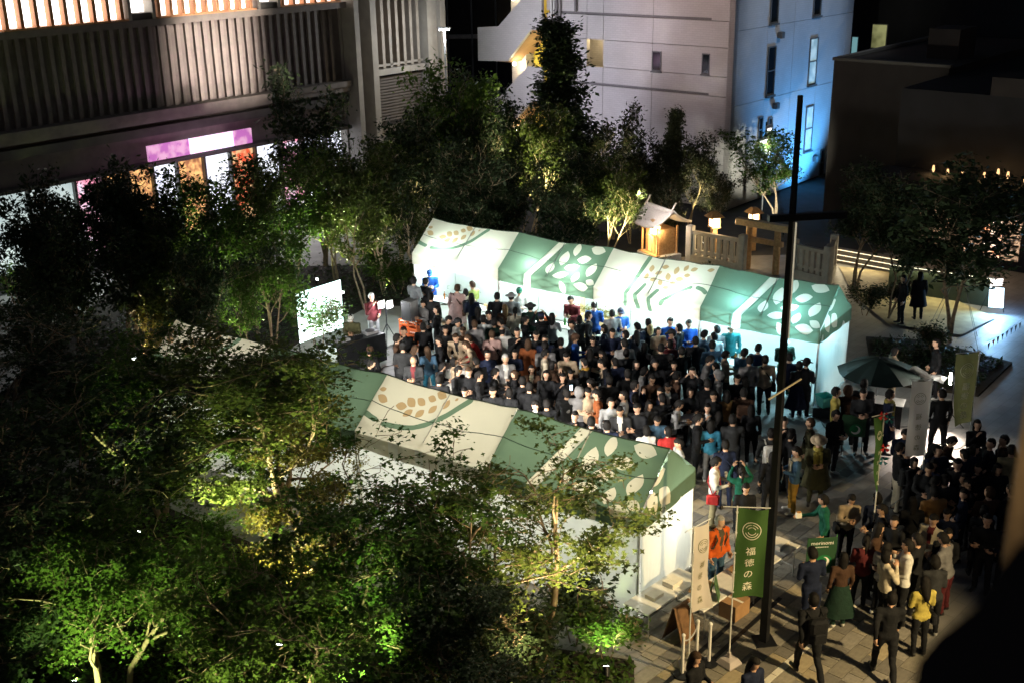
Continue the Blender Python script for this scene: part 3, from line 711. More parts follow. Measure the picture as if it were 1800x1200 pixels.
def grow(kind, seed, H):
    """limbs as tubes and twig segments for the leaves"""
    rnd = random.Random(seed); mb = MB(); twigs = []
    def limb(p, d, L, r, lvl, maxl):
        pts = [p]; q = p.copy(); dd = d.copy(); n = 5 if lvl < 2 else 4
        for i in range(n):
            wig = (.03 if kind == 'column' else .16) if lvl == 0 else .3
            dd = (dd+Vector((rnd.gauss(0, wig), rnd.gauss(0, wig), rnd.gauss(0, wig*.5)+(.1 if kind != 'maple' or lvl == 0 else -.04)))).normalized()
            q = q+dd*(L/n); pts.append(q.copy())
        rad = [max(.006, r*(1-.65*i/n)) for i in range(n+1)]
        mb.tube(pts, rad, 7 if lvl == 0 else (5 if lvl == 1 else 4), cap=False)
        if lvl >= maxl-1:
            for a, b in zip(pts[1:], pts[2:]): twigs.append((a, b, lvl))
        if lvl < maxl:
            if kind == 'maple': cnt = (6, 5, 4)[min(lvl, 2)]
            elif kind == 'column': cnt = (40, 3, 0)[min(lvl, 2)]
            else: cnt = (8, 4, 3)[min(lvl, 2)]
            for c in range(cnt):
                t = (.35+.65*(c+rnd.random()*.8)/cnt) if kind != 'column' or lvl else (.08+.92*(c+rnd.random()*.5)/cnt)
                i = min(n-1, int(t*n)); base = pts[i].lerp(pts[i+1], t*n-i if t*n-i < 1 else 1)
                az = c*2.4+rnd.random()*1.2
                out = Vector((math.cos(az), math.sin(az), 0))
                if kind == 'maple':
                    nd = (dd*(.5 if lvl == 0 else .7)+out*(.9 if lvl == 0 else .75)+Vector((0,0,.22 if lvl == 0 else .0))).normalized(); nl = L*(.62 if lvl == 0 else .55)*rnd.uniform(.75, 1.15)
                elif kind == 'column':
                    nd = (out+Vector((0,0,.55))).normalized(); nl = H*.2*(1.12-.92*t)*rnd.uniform(.6, 1.3) if lvl == 0 else L*.5
                else:
                    nd = (dd*.75+out*.6+Vector((0,0,.2))).normalized(); nl = L*(.36 if lvl == 0 else .5)*rnd.uniform(.7, 1.2)
                limb(base, nd, nl, max(.008, rad[i]*.6), lvl+1, maxl)
    if kind == 'maple':
        for s in range(rnd.choice([2, 3])):
            a = s*2.3+rnd.random(); limb(Vector((math.cos(a)*.05, math.sin(a)*.05, -.05)), Vector((math.cos(a)*.38, math.sin(a)*.38, 1)).normalized(), H*.62, H*.016, 0, 3)
    elif kind == 'column':
        limb(Vector((0,0,-.05)), Vector((0,0,1)), H*.97, H*.011, 0, 2)
    else:
        for s in range(rnd.choice([2, 3, 3])):
            a = s*2.1+rnd.random(); limb(Vector((math.cos(a)*.08, math.sin(a)*.08, -.05)), Vector((math.cos(a)*.16, math.sin(a)*.16, 1)).normalized(), H*rnd.uniform(.72, .88), H*.009, 0, 3)
    return mb, twigs
def make_proto(kind, seed, H, n, leaf, sxy, sz, tmpl=T_LEAF, up=.6, droop=0.):
    mb, tw = grow(kind, seed, H)
    rng = np.random.default_rng(seed)
    A = np.array([t[0] for t in tw]); B = np.array([t[1] for t in tw])
    # leaf sprays: pick spray centres on the twigs, then leaves round them, so that gaps stay open
    ns = max(60, n//26); i = rng.integers(0, len(tw), ns); u = rng.random((ns, 1))
    S = A[i]*(1-u)+B[i]*u
    j = rng.integers(0, ns, n)
    C = S[j]+rng.normal(size=(n, 3))*np.array([sxy, sxy, sz])
    C = C[C[:, 2] > H*(.12 if kind != 'column' else .05)]
    top = C[:, 2].max(); f = H/top
    C *= f; mb.v = [(x*f, y*f, z*f) for x, y, z in mb.v]
    return dict(H=H, trunk=mb, C=C, leaf=leaf, tmpl=tmpl, up=up, droop=droop, rng=rng, cache={})
def proto_meshes(p, leafmat_, barkmat):
    k = (leafmat_, barkmat)
    if k not in p['cache']:
        p['cache'][k] = (p['trunk'].mesh('trunk', barkmat, True), leaf_mesh(p['C'], p['leaf'], leafmat_, p['tmpl'], p['up'], p['droop'], p['rng']))
    return p['cache'][k]
MA = [make_proto('maple', s, 5.0, 15000, .1, .17, .055, T_MAPLE, .8) for s in (11, 12, 15)]
UP = [make_proto('upright', s, 6.5, 6200, .16, .22, .2, T_LEAF, .2, .5) for s in (21, 22, 24, 27)]
MT = make_proto('maple', 14, 5.0, 8500, .1, .15, .05, T_MAPLE, .8)
CO = make_proto('column', 31, 9.0, 13000, .19, .24, .2, T_LEAF, .3, .2)
SH = [make_proto('upright', s, 1.4, 1800, .1, .16, .14, T_LEAF, .5) for s in (41, 42)]
def tree(p, pos, h, leafm, bark, label, group, wide=1.0, name='tree', cat='tree', rz=None):
    t = thing(name, label, cat, (pos.x, pos.y, .04 if pos.z == 0 else pos.z), rz if rz is not None else random.random()*6.28, group)
    s = h/p['H']; t.scale = (s*wide, s*wide, s)
    a, b = proto_meshes(p, leafm, bark)
    link('trunk', a, t); link('crown', b, t); return t
gF, gM, gB, gR = 'maples in front of the near tents', 'trees on the left behind the near tents', 'trees behind the far tents', 'dark trees by the deck on the right'
V3 = Vector
tree(MT, V3((.45,18.4,0)), 4.9, 'leaf_olive', 'bark', 'airy maple in warm light before the white wall of the nearest tent', gF, 1.0, 'maple_tree', rz=1.0)
tree(MA[1], V3((-2.5,18.3,0)), 4.85, 'leaf_maple', 'bark', 'dark maple covering the middle of the near tents wall', gF, 1.05, 'maple_tree', rz=.4)
tree(MA[2], V3((-5.4,23.2,0)), 5.4, 'leaf_olive', 'bark', 'broad maple spreading over the plain green tent', gF, 1.1, 'maple_tree', rz=2.2)
tree(MT, V3((-3.9,20.6,0)), 4.3, 'leaf_gold', 'bark', 'small gold-lit maple under the long arc of the cream tent', gF, .8, 'maple_tree', rz=3.0)
tree(MA[1], V3((-4.0,15.9,0)), 4.6, 'leaf_green', 'bark', 'maple with a thin lit trunk at the lower left', gF, .85, 'maple_tree', rz=3.9)
tree(MA[2], V3((-7.0,16.8,0)), 4.4, 'leaf_green', 'bark', 'bright green uplit maple in the lower left', gF, .9, 'maple_tree', rz=.9)
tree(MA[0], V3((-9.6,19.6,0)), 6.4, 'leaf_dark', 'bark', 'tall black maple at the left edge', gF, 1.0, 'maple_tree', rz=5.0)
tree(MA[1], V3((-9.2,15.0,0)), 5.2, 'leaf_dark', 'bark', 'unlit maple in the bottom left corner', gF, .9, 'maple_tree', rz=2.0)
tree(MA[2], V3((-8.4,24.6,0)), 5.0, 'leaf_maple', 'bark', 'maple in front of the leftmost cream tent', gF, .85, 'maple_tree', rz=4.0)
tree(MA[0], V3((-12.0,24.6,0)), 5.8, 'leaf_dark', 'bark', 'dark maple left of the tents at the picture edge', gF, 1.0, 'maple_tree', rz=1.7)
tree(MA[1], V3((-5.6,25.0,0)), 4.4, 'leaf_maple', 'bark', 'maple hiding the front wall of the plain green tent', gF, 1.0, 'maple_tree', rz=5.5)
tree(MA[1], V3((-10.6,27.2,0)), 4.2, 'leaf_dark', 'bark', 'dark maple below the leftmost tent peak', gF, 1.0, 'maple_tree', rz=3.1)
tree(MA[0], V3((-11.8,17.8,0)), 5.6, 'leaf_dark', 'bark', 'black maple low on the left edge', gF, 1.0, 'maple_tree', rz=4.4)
tree(MA[2], V3((-1.2,16.4,0)), 3.4, 'leaf_dark', 'bark', 'low dark maple at the bottom middle', gF, .9, 'maple_tree', rz=5.3)
def TT(px, py, z): q = G(px, py, z); return V3((q.x, q.y, 0))
L = [ (35,345,6,1,'leaf_dark','slender dark tree furthest left before the lit shops'), (115,335,6,0,'leaf_dark','thin tree silhouetted against the pale shop window'),
 (185,285,6.3,2,'leaf_dark','dark tree in front of the amber shop windows'), (262,300,6,3,'leaf_dark','leafy tree under the left end of the violet sign'),
 (345,275,6.3,0,'leaf_green','lime lit tree below the violet sign'), (420,262,6.4,2,'leaf_olive','thin olive tree right of the violet sign'),
 (490,255,6.2,1,'leaf_green','green tree left of the tall dark tree by the columns'), (545,108,8.2,3,'leaf_dark','tall dark tree reaching up before the slatted wall'),
 (575,240,6.0,2,'leaf_green','bright green uplit tree behind the projection screen'), (625,265,5.8,0,'leaf_olive','bushy tree at the foot of the concrete columns'),
 (60,470,4.6,3,'leaf_dark','black tree in the middle of the left edge'),
 (330,420,4.8,2,'leaf_dark','dark tree right behind the cream tent peak'), (430,455,3.6,0,'leaf_green','lime sapling between cream tent and screen'),
 (250,505,3.0,1,'leaf_gold','gold-lit sapling beside the leftmost cream tent') ]
L += [(60,300,6.4,0,'leaf_dark','tall dark tree before the left shop windows'),(235,268,6.5,1,'leaf_dark','tall dark tree before the left end of the violet sign'),(225,370,5.2,1,'leaf_dark','dark tree under the amber windows'),(300,370,5.2,0,'leaf_olive','olive tree in the middle of the left grove'),
 (455,340,5.4,3,'leaf_green','green tree in the grove left of the screen')]
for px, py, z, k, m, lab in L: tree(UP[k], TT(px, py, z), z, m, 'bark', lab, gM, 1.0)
L = [ (690,185,6.6,0,'leaf_dark','dark tree before the louvred bay of the concrete building'), (735,150,6.9,3,'leaf_dark','dark dense tree left of the street lamp'),
 (803,78,8.4,1,'leaf_green','tall green tree in front of the street lamp'), (852,185,6.2,2,'leaf_dark','dark tree below the white stair parapet'),
 (932,168,6.5,0,'leaf_olive','uplit olive tree with pale trunks below the stairs'), (1080,180,5.9,3,'leaf_dry','dim tree right of the tall dark column tree'),
 (1070,262,4.8,2,'leaf_olive','thin tree with pale lit trunks behind the far tents'), (1150,215,5.0,1,'leaf_dry','dull green tree left of the building corner'),
 (1215,225,4.8,0,'leaf_dry','dull green tree at the white building corner'), (660,240,6.0,2,'leaf_olive','tree between the columns and the far tent'),
 (738,300,4.6,3,'leaf_olive','drooping tree over the left end of the far tents'), (880,290,4.6,1,'leaf_dark','low dark tree behind the green far tent'),
 (985,300,4.8,3,'leaf_dark','low dark tree behind the far tent ridge'), (1265,300,3.1,2,'leaf_dry','scrubby tree right of the shrine') ]
L += [(720,250,5.6,1,'leaf_dark','dark tree between lamp and far tent'),(790,230,6.0,2,'leaf_dark','dark tree filling the gap below the lamp'),(905,240,5.4,3,'leaf_dark','dark tree behind the uplit olive one'),(1030,250,5.0,0,'leaf_dark','dark tree at the foot of the column tree'),(1110,270,3.9,2,'leaf_dry','dull tree left above the shrine'),(1165,285,3.4,3,'leaf_dry','dull low tree above the shrine roof'),(835,320,4.4,0,'leaf_dark','dark low tree behind the far cream tent'),(870,110,7.4,3,'leaf_dark','tall dark tree left of the stair tower')]
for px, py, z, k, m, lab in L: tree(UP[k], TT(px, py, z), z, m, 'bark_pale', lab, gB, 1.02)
tree(CO, TT(1000, 22, 9.4), 9.4, 'leaf_dark', 'bark', 'tall dark columnar tree in front of the white building', gB, 1.3)
tree(CO, TT(1182, 185, 6.0), 6.0, 'leaf_dry', 'bark', 'small pointed tree against the white wall', gB, .8)
tree(UP[2], TT(1372, 222, 4.3), 4.3, 'leaf_green', 'bark', 'brightly lit green tree at the foot of the blue wall', gB, 1.5); uplight0 = TT(1372, 222, 4.3)
q = G(1672, 600); tree(UP[1], q, 6.6, 'leaf_dark', 'bark', 'dark tree with a bare trunk guyed by wires on the deck', gR, 1.5, rz=1.2)
q = G(1502, 512); tree(UP[2], q, 5.0, 'leaf_dark', 'bark', 'dark crooked tree right behind the far tents end', gR, 1.3)
q = G(1560, 560); tree(UP[0], q, 5.2, 'leaf_dark', 'bark', 'unlit tree beside the two people on the deck', gR, 1.1)
gS = 'shrubs under the trees'
S = [(1065,1160,1.2,'leaf_green','round shrub lit from inside beside the white table'), (1010,1130,1.5,'leaf_dark','dark shrub at the foot of the warm maple'), (940,1190,1.3,'leaf_dark','dark shrub on the bottom edge'),
 (860,1160,1.5,'leaf_dark','shadowed shrub between two maples'), (760,1190,1.5,'leaf_green','green shrub on the bottom edge below the dark maple'), (650,1150,1.6,'leaf_green','green shrub lit from below near the bottom'),
 (560,1190,1.6,'leaf_green','leafy shrub beside the thin lit trunk'), (440,1180,1.5,'leaf_dark','dark shrub bottom left of the middle'), (150,1185,1.4,'leaf_green','vivid green shrub glowing in the bottom left corner'),
 (300,1120,1.6,'leaf_dark','dark shrub below the bright green maple'), (560,612,1.9,'leaf_green','teal lit shrub under the projection screen'), (505,560,1.6,'leaf_dark','dark shrub left of the screen'),
 (660,500,1.8,'leaf_green','shrub behind the white haired man'), (700,520,1.7,'leaf_green','shrub behind the speaker stack'), (640,440,2.2,'leaf_dark','dark shrub left of the far tents'),
 (60,545,2.0,'leaf_green','green lit shrub on the left edge'), (120,560,1.8,'leaf_green','green shrub left of the gold-lit sapling'), (1570,545,1.3,'leaf_dark','black shrub at the deck edge'), (1520,555,1.2,'leaf_dark','small black shrub behind the tent end'),
 (1640,625,1.1,'leaf_dark','twiggy dark shrub left of the guyed trunk'), (1130,405,2.0,'leaf_olive','shrub beside the little shrine'), (1000,420,1.8,'leaf_green','leafy shrub just behind the green far tent')]
for i, (px, py, h, m, lab) in enumerate(S): tree(SH[i%2], G(px, py), h, m, 'bark', lab, gS, 1.25, 'shrub', 'shrub')
# garden spotlights at the trees
def uplight(pos, target, E, col, label, cone=58, name='garden_spotlight'):
    t = thing(name, label, 'lamp', (pos.x, pos.y, .05), 0, 'garden spotlights')
    d = (Vector(target)-Vector((pos.x, pos.y, .3))).normalized()
    MB().tube([(0,0,-.02),(0,0,.16)], .02, 8).build('spike', 'black_steel', t)
    a = Vector((0,0,.18)); MB().tube([a-d*.08, a+d*.1], [.05, .065], 12).build('housing', 'black_steel', t)
    MB().tube([a+d*.101, a+d*.106], [.055, .055], 12).build('lens', 'tube_light', t)
    l = light('SPOT', t, a+d*.14, E*4.8, col, .05, a+d*2, cone, .5)
gy, gg, gw = (1, .95, .48), (.8, 1, .38), (1, .78, .4)
U = [((.1,16.4),(.4,18.6,3.6),420,gw,'spotlight under the warm maple'), ((1.9,17.4),(.6,18.6,4.2),420,gw,'spotlight between the warm maple and the table'), ((-2.9,16.4),(-2.6,18.3,3.0),300,gg,'spotlight under the dark maple'),
 ((-4.4,13.9),(-3.9,16,3.2),300,gy,'spotlight at the thin lit trunk'), ((-7.3,14.6),(-6.9,16.8,3.0),330,gg,'spotlight under the bright green maple'), ((-4.6,18.9),(-3.8,20.8,4.0),450,gy,'spotlight under the gold-lit maple'),
 ((-6.4,21.2),(-5.4,23.2,4.5),600,gy,'spotlight under the broad maple'), ((-6.4,18.6),(-6.2,20.6,2.5),200,gg,'spotlight left of the gold-lit maple'), ((-8.6,23.4),(-8.4,24.6,4),160,gg,'spotlight by the leftmost tent')]
for (x, y), tg, E, c, lab in U: uplight(V3((x, y, 0)), tg, E*1.7, c, lab, 66)
U = [(345,275,6.3,700,gg,'spotlight under the lime tree by the shops'), (575,240,6.0,700,gg,'spotlight behind the projection screen'), (430,455,3.6,200,gg,'spotlight at the lime sapling'), (250,505,3.0,160,gw,'spotlight at the gold-lit sapling'),
 (932,168,6.5,1000,gy,'spotlight under the pale trunks'), (1070,262,4.8,600,gy,'spotlight under the thin trunks behind the tents'), (803,78,8.4,300,(1,.9,.7),'spotlight under the tall lamp-side tree'), (690,185,6.6,200,gy,'spotlight before the louvred bay'), (1215,225,4.8,150,gy,'spotlight at the building corner')]
for px, py, z, E, c, lab in U:
    b = TT(px, py, z); left = b.x < -4.5; uplight(b+(V3((-1.0,1.2,0)) if left else V3((.4,-1.9,0))), (b.x+(.3 if left else 0), b.y-(.3 if left else 0), z*.6), E*1.1, c, lab)
uplight(uplight0+V3((-.3,-3.0,0)), (uplight0.x, uplight0.y, 1.8), 330, (1, 1, .8), 'spotlight at the tree by the blue wall', 60)
for px, py, z, E, c, lab in ((490,255,6.2,450,gg,'spotlight under the green tree left of the columns'), (625,265,5.8,350,gy,'spotlight at the foot of the columns'), (300,370,5.2,260,gg,'spotlight in the middle of the left grove'), (852,185,6.2,320,gy,'spotlight below the stair parapet'), (735,150,6.9,260,gy,'spotlight left of the street lamp'), (1150,215,5.0,200,gy,'spotlight left above the shrine')):
    b = TT(px, py, z); left = b.x < -4.5; uplight(b+(V3((-1.0,1.2,0)) if left else V3((.7,-1.2,0))), (b.x+(.3 if left else -.2), b.y-(.4 if left else 0), z*.65), E, c, lab)
for px, py, E, lab in ((150,1195,45,'small spotlight in the vivid corner shrub'), (1062,1170,60,'small spotlight inside the round shrub'), (60,560,60,'small spotlight in the left edge shrub'), (680,515,60,'small spotlight in the shrub by the speakers')):
    q = G(px, py); uplight(q+V3((0,-.5,0)), (q.x, q.y+.2, 1.0), E, gg, lab, 100)

# low plants covering the beds
def cover(poly, n, h, m, seed):
    rg = np.random.default_rng(seed); P = np.array(poly); lo, hi = P.min(0), P.max(0); pts = []
    while len(pts) < n:
        q = lo+(hi-lo)*rg.random(2)
        if inpoly(q, [tuple(p) for p in poly]): pts.append(q)
    pts = np.array(pts); z = .06+rg.random(n)**2*h*(.6+.8*np.array([noise.noise(Vector((p[0]*.9, p[1]*.9, seed))) for p in pts]).clip(-.4, 1))
    o = link('ground_cover', leaf_mesh(np.column_stack([pts, z]), .13, m, T_LEAF, .5, 0, rg)); struct(o, 'stuff'); o['label'] = 'low leafy ground cover under the trees'
cover([(-10,13),(1.72,13.2),(2.17,18.5),(-1.5,19.4),(-6,23),(-10,26)], 22000, .5, 'leaf_green', 1)
cover([(-14,28.5),(-11.5,28.3),(-5.4,40.2),(8.5,40.2),(8.0,44.2),(-4,45),(-14,45)], 16000, .6, 'leaf_dark', 2)
cover([(10.9,32.3),(13.4,31.2),(15.2,33.5),(13.5,35.4),(11.8,35.8)], 2500, .35, 'leaf_dark', 3)
# ================================================================ PEOPLE
CLOTH = dict(black=(.012,.013,.016), char=(.03,.032,.036), navy=(.013,.02,.05), dkgreen=(.012,.035,.025), green=(.01,.11,.07), olive=(.07,.07,.035), brown=(.075,.04,.025), rust=(.3,.09,.03),
 orange=(.7,.13,.02), red=(.42,.03,.03), maroon=(.13,.025,.03), pink=(.45,.3,.28), beige=(.42,.33,.23), cream=(.6,.54,.42), tan=(.4,.22,.08), mustard=(.42,.24,.04), yellow=(.5,.42,.1), lime=(.35,.42,.12),
 white=(.72,.72,.7), pale=(.55,.6,.62), grey=(.22,.22,.23), lgrey=(.38,.39,.4), teal=(.02,.16,.18), blue=(.02,.09,.36), sky=(.05,.26,.42), denim=(.06,.13,.22), royal=(.02,.1,.45), khaki=(.3,.26,.15), camo=(.1,.08,.05))
for k, c in CLOTH.items(): mat('cloth_'+k, tuple(x*.8 for x in c), .85, .22, 7, .5, 22, spec=.2)
mat('skin', (.52, .32, .22), .55, .08, 8); mat('skin_tan', (.42, .25, .16), .55, .08, 8)
for k, c in dict(black=(.008,.007,.007), brown=(.045,.025,.014), lbrown=(.16,.1,.05), blond=(.35,.26,.13), grey=(.3,.3,.3), white=(.62,.62,.6)).items(): mat('hair_'+k, c, .7, .3, 40, .5, 90, spec=.2)
mat('eye_dark', (.01,.008,.008), .3, .1); mat('lips', (.32,.12,.1), .5, .1); mat('shoe', (.02,.019,.018), .5, .2); mat('shoe_white', (.5,.5,.48), .5, .1)

def cap_pts(a, b, ra, rb, n=10):
    """tapered capsule between two joints; radius may be (x,y)"""
    return a, b, ra, rb
def body_mesh(name, J, coat=False):
    """one continuous surface from joints: capsules -> voxel remesh -> smooth; zones by nearest bone"""
    bones = []
    def bone(a, b, ra, rb, zone, flat=1.0): bones.append((Vector(a), Vector(b), ra, rb, zone, flat))
    P, C, N = Vector(J['pelvis']), Vector(J['chest']), Vector(J['neck'])
    bone(P, (P+C)/2, .148, .14, 'top', .72); bone((P+C)/2, C, .14, .162, 'top', .68); bone(C, C+(N-C)*.55, .15, .09, 'top', .68)
    bone(C+(N-C)*.5, N+(N-C).normalized()*.09, .055, .05, 'skin')
    hd = (N-C).normalized()
    for s, sd in (('L', -1), ('R', 1)):
        sh, el, wr = Vector(J['sh'+s]), Vector(J['el'+s]), Vector(J['wr'+s]); hp, kn, an = Vector(J['hip'+s]), Vector(J['kn'+s]), Vector(J['an'+s])
        bone(C+Vector((0,0,.03)), sh, .07, .072, 'top'); bone(sh, el, .067, .052, 'top'); bone(el, wr, .052, .04, 'top')
        bone(P, hp, .12, .1, 'bot', .85); bone(hp, kn, .098, .068, 'bot'); bone(kn, an, .066, .052, 'bot')
        ft = Vector(J.get('toe'+s, an+Vector((.02*sd, .15, -.05)))); bone(an+Vector((0,-.03,-.05)), ft, .045, .04, 'shoe')
    mb = MB()
    for a, b, ra, rb, z, fl in bones:
        n = 10; t = b-a; L = t.length
        if L < 1e-4: continue
        t = t/L; x = Vector((1,0,0)); x = (x-t*x.dot(t)); x = x.normalized() if x.length > .2 else (Vector((0,1,0))-t*t.y).normalized(); y = t.cross(x)
        base = len(mb.v); ringz = [(-.98,.2),(-.75,.66),(-.4,.92),(0,1)]
        prof = [(k*ra, r*ra) for k, r in ringz]+[(L*.5, (ra+rb)/2)]+[(L-k*rb, r*rb) for k, r in reversed(ringz)]
        for d, r in prof:
            for i in range(n):
                an_ = 2*math.pi*i/n; mb.v.append(tuple(a+t*d+(x*math.cos(an_)+y*math.sin(an_)*fl)*r))
        for j in range(len(prof)-1):
            for i in range(n): mb.f.append((base+j*n+i, base+j*n+(i+1)%n, base+(j+1)*n+(i+1)%n, base+(j+1)*n+i)); mb.m.append(0)
        mb.f.append(tuple(base+i for i in reversed(range(n)))); e = base+(len(prof)-1)*n; mb.f.append(tuple(e+i for i in range(n))); mb.m += [0, 0]
    o = mb.build('tmp', 'skin')
    r = o.modifiers.new('r', 'REMESH'); r.mode = 'VOXEL'; r.voxel_size = .026
    s = o.modifiers.new('s', 'SMOOTH'); s.iterations = 3; s.factor = .5
    dg = bpy.context.evaluated_depsgraph_get(); me = bpy.data.meshes.new_from_object(o.evaluated_get(dg)); bpy.data.objects.remove(o)
    nv = len(me.vertices); co = np.empty(nv*3, np.float32); me.vertices.foreach_get('co', co); co = co.reshape(-1, 3)
    no = np.empty(nv*3, np.float32); me.vertices.foreach_get('normal', no); no = no.reshape(-1, 3)
    for i in range(nv):                                       # creases of the clothes
        v = Vector(co[i]); co[i] += no[i]*(.011*noise.noise(Vector((v.x*7, v.y*7, v.z*13)))+.004*noise.noise(v*28))
    V = [tuple(v) for v in co]; F = [tuple(p.vertices) for p in me.polygons]
    cen = np.array([np.mean(co[list(f)], axis=0) for f in F]); nrm = np.array([tuple(p.normal) for p in me.polygons])
    best = np.full(len(F), 9e9); zone = np.zeros(len(F), int); ZI = dict(skin=0, top=1, bot=2, shoe=3)
    for a, b, ra, rb, z, fl in bones:
        ab = np.array(b-a); t = np.clip(((cen-np.array(a))@ab)/max(1e-9, ab@ab), 0, 1); d = np.linalg.norm(cen-(np.array(a)+t[:, None]*ab), axis=1)-(ra+(rb-ra)*t)
        k = d < best; best[k] = d[k]; zone[k] = ZI[z]
    # jacket reaches below the hips; shirt front shows in a strip
    lo = P.z-.06
    zone[(zone == 2) & (cen[:, 2] > lo) & (np.abs(cen[:, 0]) < .24)] = 1
    up = (zone == 1) & (np.abs(cen[:, 0]) < .012+.05*np.clip((cen[:, 2]-P.z-.05)/.45, 0, 1)) & (nrm[:, 1] > .35) & (cen[:, 2] > P.z+.05)
    zone[up] = 4
    out = MB(); out.v = V; out.f = F; out.m = list(zone); bpy.data.meshes.remove(me)
    # head
    H0 = N+hd*.17; yaw, nod = J.get('yaw', 0), J.get('nod', 0)
    HM = Matrix.Translation(H0) @ Matrix.Rotation(yaw, 4, 'Z') @ Matrix.Rotation(-nod, 4, 'X')
    hb = MB(); n, rg = 14, 10
    hb.sphere((0,0,0), 1, 1, 1, n, rg)
    for i, (x, y, z) in enumerate(hb.v):
        w = .076*(1-.22*max(0, -z)**1.3); d = .096*(1-.12*max(0, -z)); zz = z*.122
        yy = y*d+(.012 if z < -.3 and y > 0 else 0)-(.008 if z < -.2 and y < 0 else 0)
        if y > .3: yy = min(yy, .088+.006*max(0, -z))
        hb.v[i] = (x*w, yy, zz)
    hb.add([(0,.086,.012),(.014,.084,-.028),(-.014,.084,-.028),(0,.112,-.026)], [(0,1,3),(0,3,2),(1,2,3)], 0)
    for sx in (-1, 1):
        hb.sphere((.03*sx, .0845, .006), .0085, .005, .0045, 8, 4, 5)
        hb.sphere((.077*sx, -.004, -.005), .01, .018, .028, 8, 4, 0)
    hb.sphere((0, .088, -.055), .02, .006, .006, 8, 4, 6)
    out.add([HM @ Vector(v) for v in hb.v], hb.f, 0); out.m[-len(hb.f):] = hb.m
    # hands: palm, four fingers of unequal length and a thumb
    for s, sd in (('L', -1), ('R', 1)):
        el, wr = Vector(J['el'+s]), Vector(J['wr'+s]); d = (wr-el).normalized(); inn = Vector(J.get('palm'+s, (-sd, 0, 0))); inn = (inn-d*inn.dot(d)).normalized(); sidev = d.cross(inn)*sd
        c = wr+d*.045; out.obox(c, d*.05, sidev*.04, inn*.014, 0)
        for k, L in enumerate((.062, .075, .07, .052)):
            b = wr+d*.09+sidev*(.028-.019*k); m1 = b+d*L*.55+inn*.012; e = m1+d*L*.3+inn*.03
            out.tube([b, m1, e], [.0095, .009, .007], 5, 0)
        b = wr+d*.03+sidev*.035; out.tube([b, b+sidev*.03+d*.03+inn*.012, b+sidev*.032+d*.062+inn*.025], [.012, .011, .008], 5, 0)
    return out.mesh(name, ['skin', 'cloth_black', 'cloth_black', 'shoe', 'cloth_black', 'eye_dark', 'lips'], True), HM
def pose(lean=0, elL=None, wrL=None, elR=None, wrR=None, legs=None, pel=.93, yaw=0, nod=0, w=1.0):
    P = Vector((0, 0, pel)); Rm = Matrix.Rotation(-lean, 3, 'X')
    def T(v): return tuple(P+Rm @ (Vector(v)-Vector((0,0,.93))))
    J = dict(pelvis=tuple(P), chest=T((0, 0, 1.33)), neck=T((0, .005, 1.46)), shL=T((-.185*w, 0, 1.39)), shR=T((.185*w, 0, 1.39)))
    J['elL'] = T(elL or (-.235, -.02, 1.12)); J['wrL'] = T(wrL or (-.235, .07, .89)); J['elR'] = T(elR or (.235, -.02, 1.12)); J['wrR'] = T(wrR or (.235, .07, .89))
    lg = legs or dict(hipL=(-.09,0,.9), knL=(-.1,.015,.5), anL=(-.1,-.02,.1), hipR=(.09,0,.9), knR=(.11,.015,.5), anR=(.12,-.01,.1))
    for k, v in lg.items(): J[k] = v
    J['yaw'] = yaw; J['nod'] = nod
    J['palmL'] = (1, .3, 0); J['palmR'] = (-1, .3, 0)
    return J
walk = dict(hipL=(-.09,0,.9), knL=(-.1,.16,.52), anL=(-.1,.2,.11), hipR=(.09,0,.9), knR=(.1,-.06,.5), anR=(.1,-.3,.15))
wide = dict(hipL=(-.09,0,.9), knL=(-.13,.03,.5), anL=(-.16,-.02,.1), hipR=(.09,0,.9), knR=(.13,.0,.5), anR=(.17,.03,.1))
sit = dict(hipL=(-.1,.02,.47), knL=(-.13,.42,.46), anL=(-.13,.4,.1), hipR=(.1,.02,.47), knR=(.13,.42,.46), anR=(.13,.4,.1))
POSES = dict(
 a=pose(), A=pose(yaw=.5, nod=.15, legs=wide), b=pose(0, (-.225,.03,1.12), (-.09,.26,1.16), (.225,.03,1.12), (.1,.25,1.14), nod=.35),
 c=pose(0, (-.23,.02,1.12), (-.1,.22,1.06), (.24,.12,1.13), (.08,.19,1.4), yaw=-.2, nod=.1), d=pose(.42, (-.24,.08,1.1), (-.14,.33,1.12), (.24,.08,1.1), (.14,.33,1.14), nod=.4, legs=wide),
 e=pose(0, (-.24,.05,1.14), (.05,.2,1.13), (.24,.05,1.12), (-.06,.21,1.08), yaw=.25), f=pose(.05, (-.23,-.12,1.13), (-.22,-.12,.9), (.23,.08,1.13), (.22,.2,.93), walk),
 g=pose(.12, (-.24,.05,1.12), (-.12,.3,1.02), (.24,.05,1.12), (.14,.3,1.0), sit, .5, nod=.2), h=pose(0, (-.26,.15,1.38), (-.13,.26,1.62), (.26,.15,1.38), (.13,.26,1.62), nod=-.1),
 i=pose(.06, (-.235,-.02,1.12), (-.22,.08,.9), (.23,.16,1.16), (.2,.42,1.15), yaw=-.25, nod=.2), k=pose(.2, (-.22,.05,1.1), (-.08,.27,1.2), (.22,.05,1.1), (.08,.27,1.2), nod=.55))
BODY = {k: body_mesh('person', J) for k, J in POSES.items()}
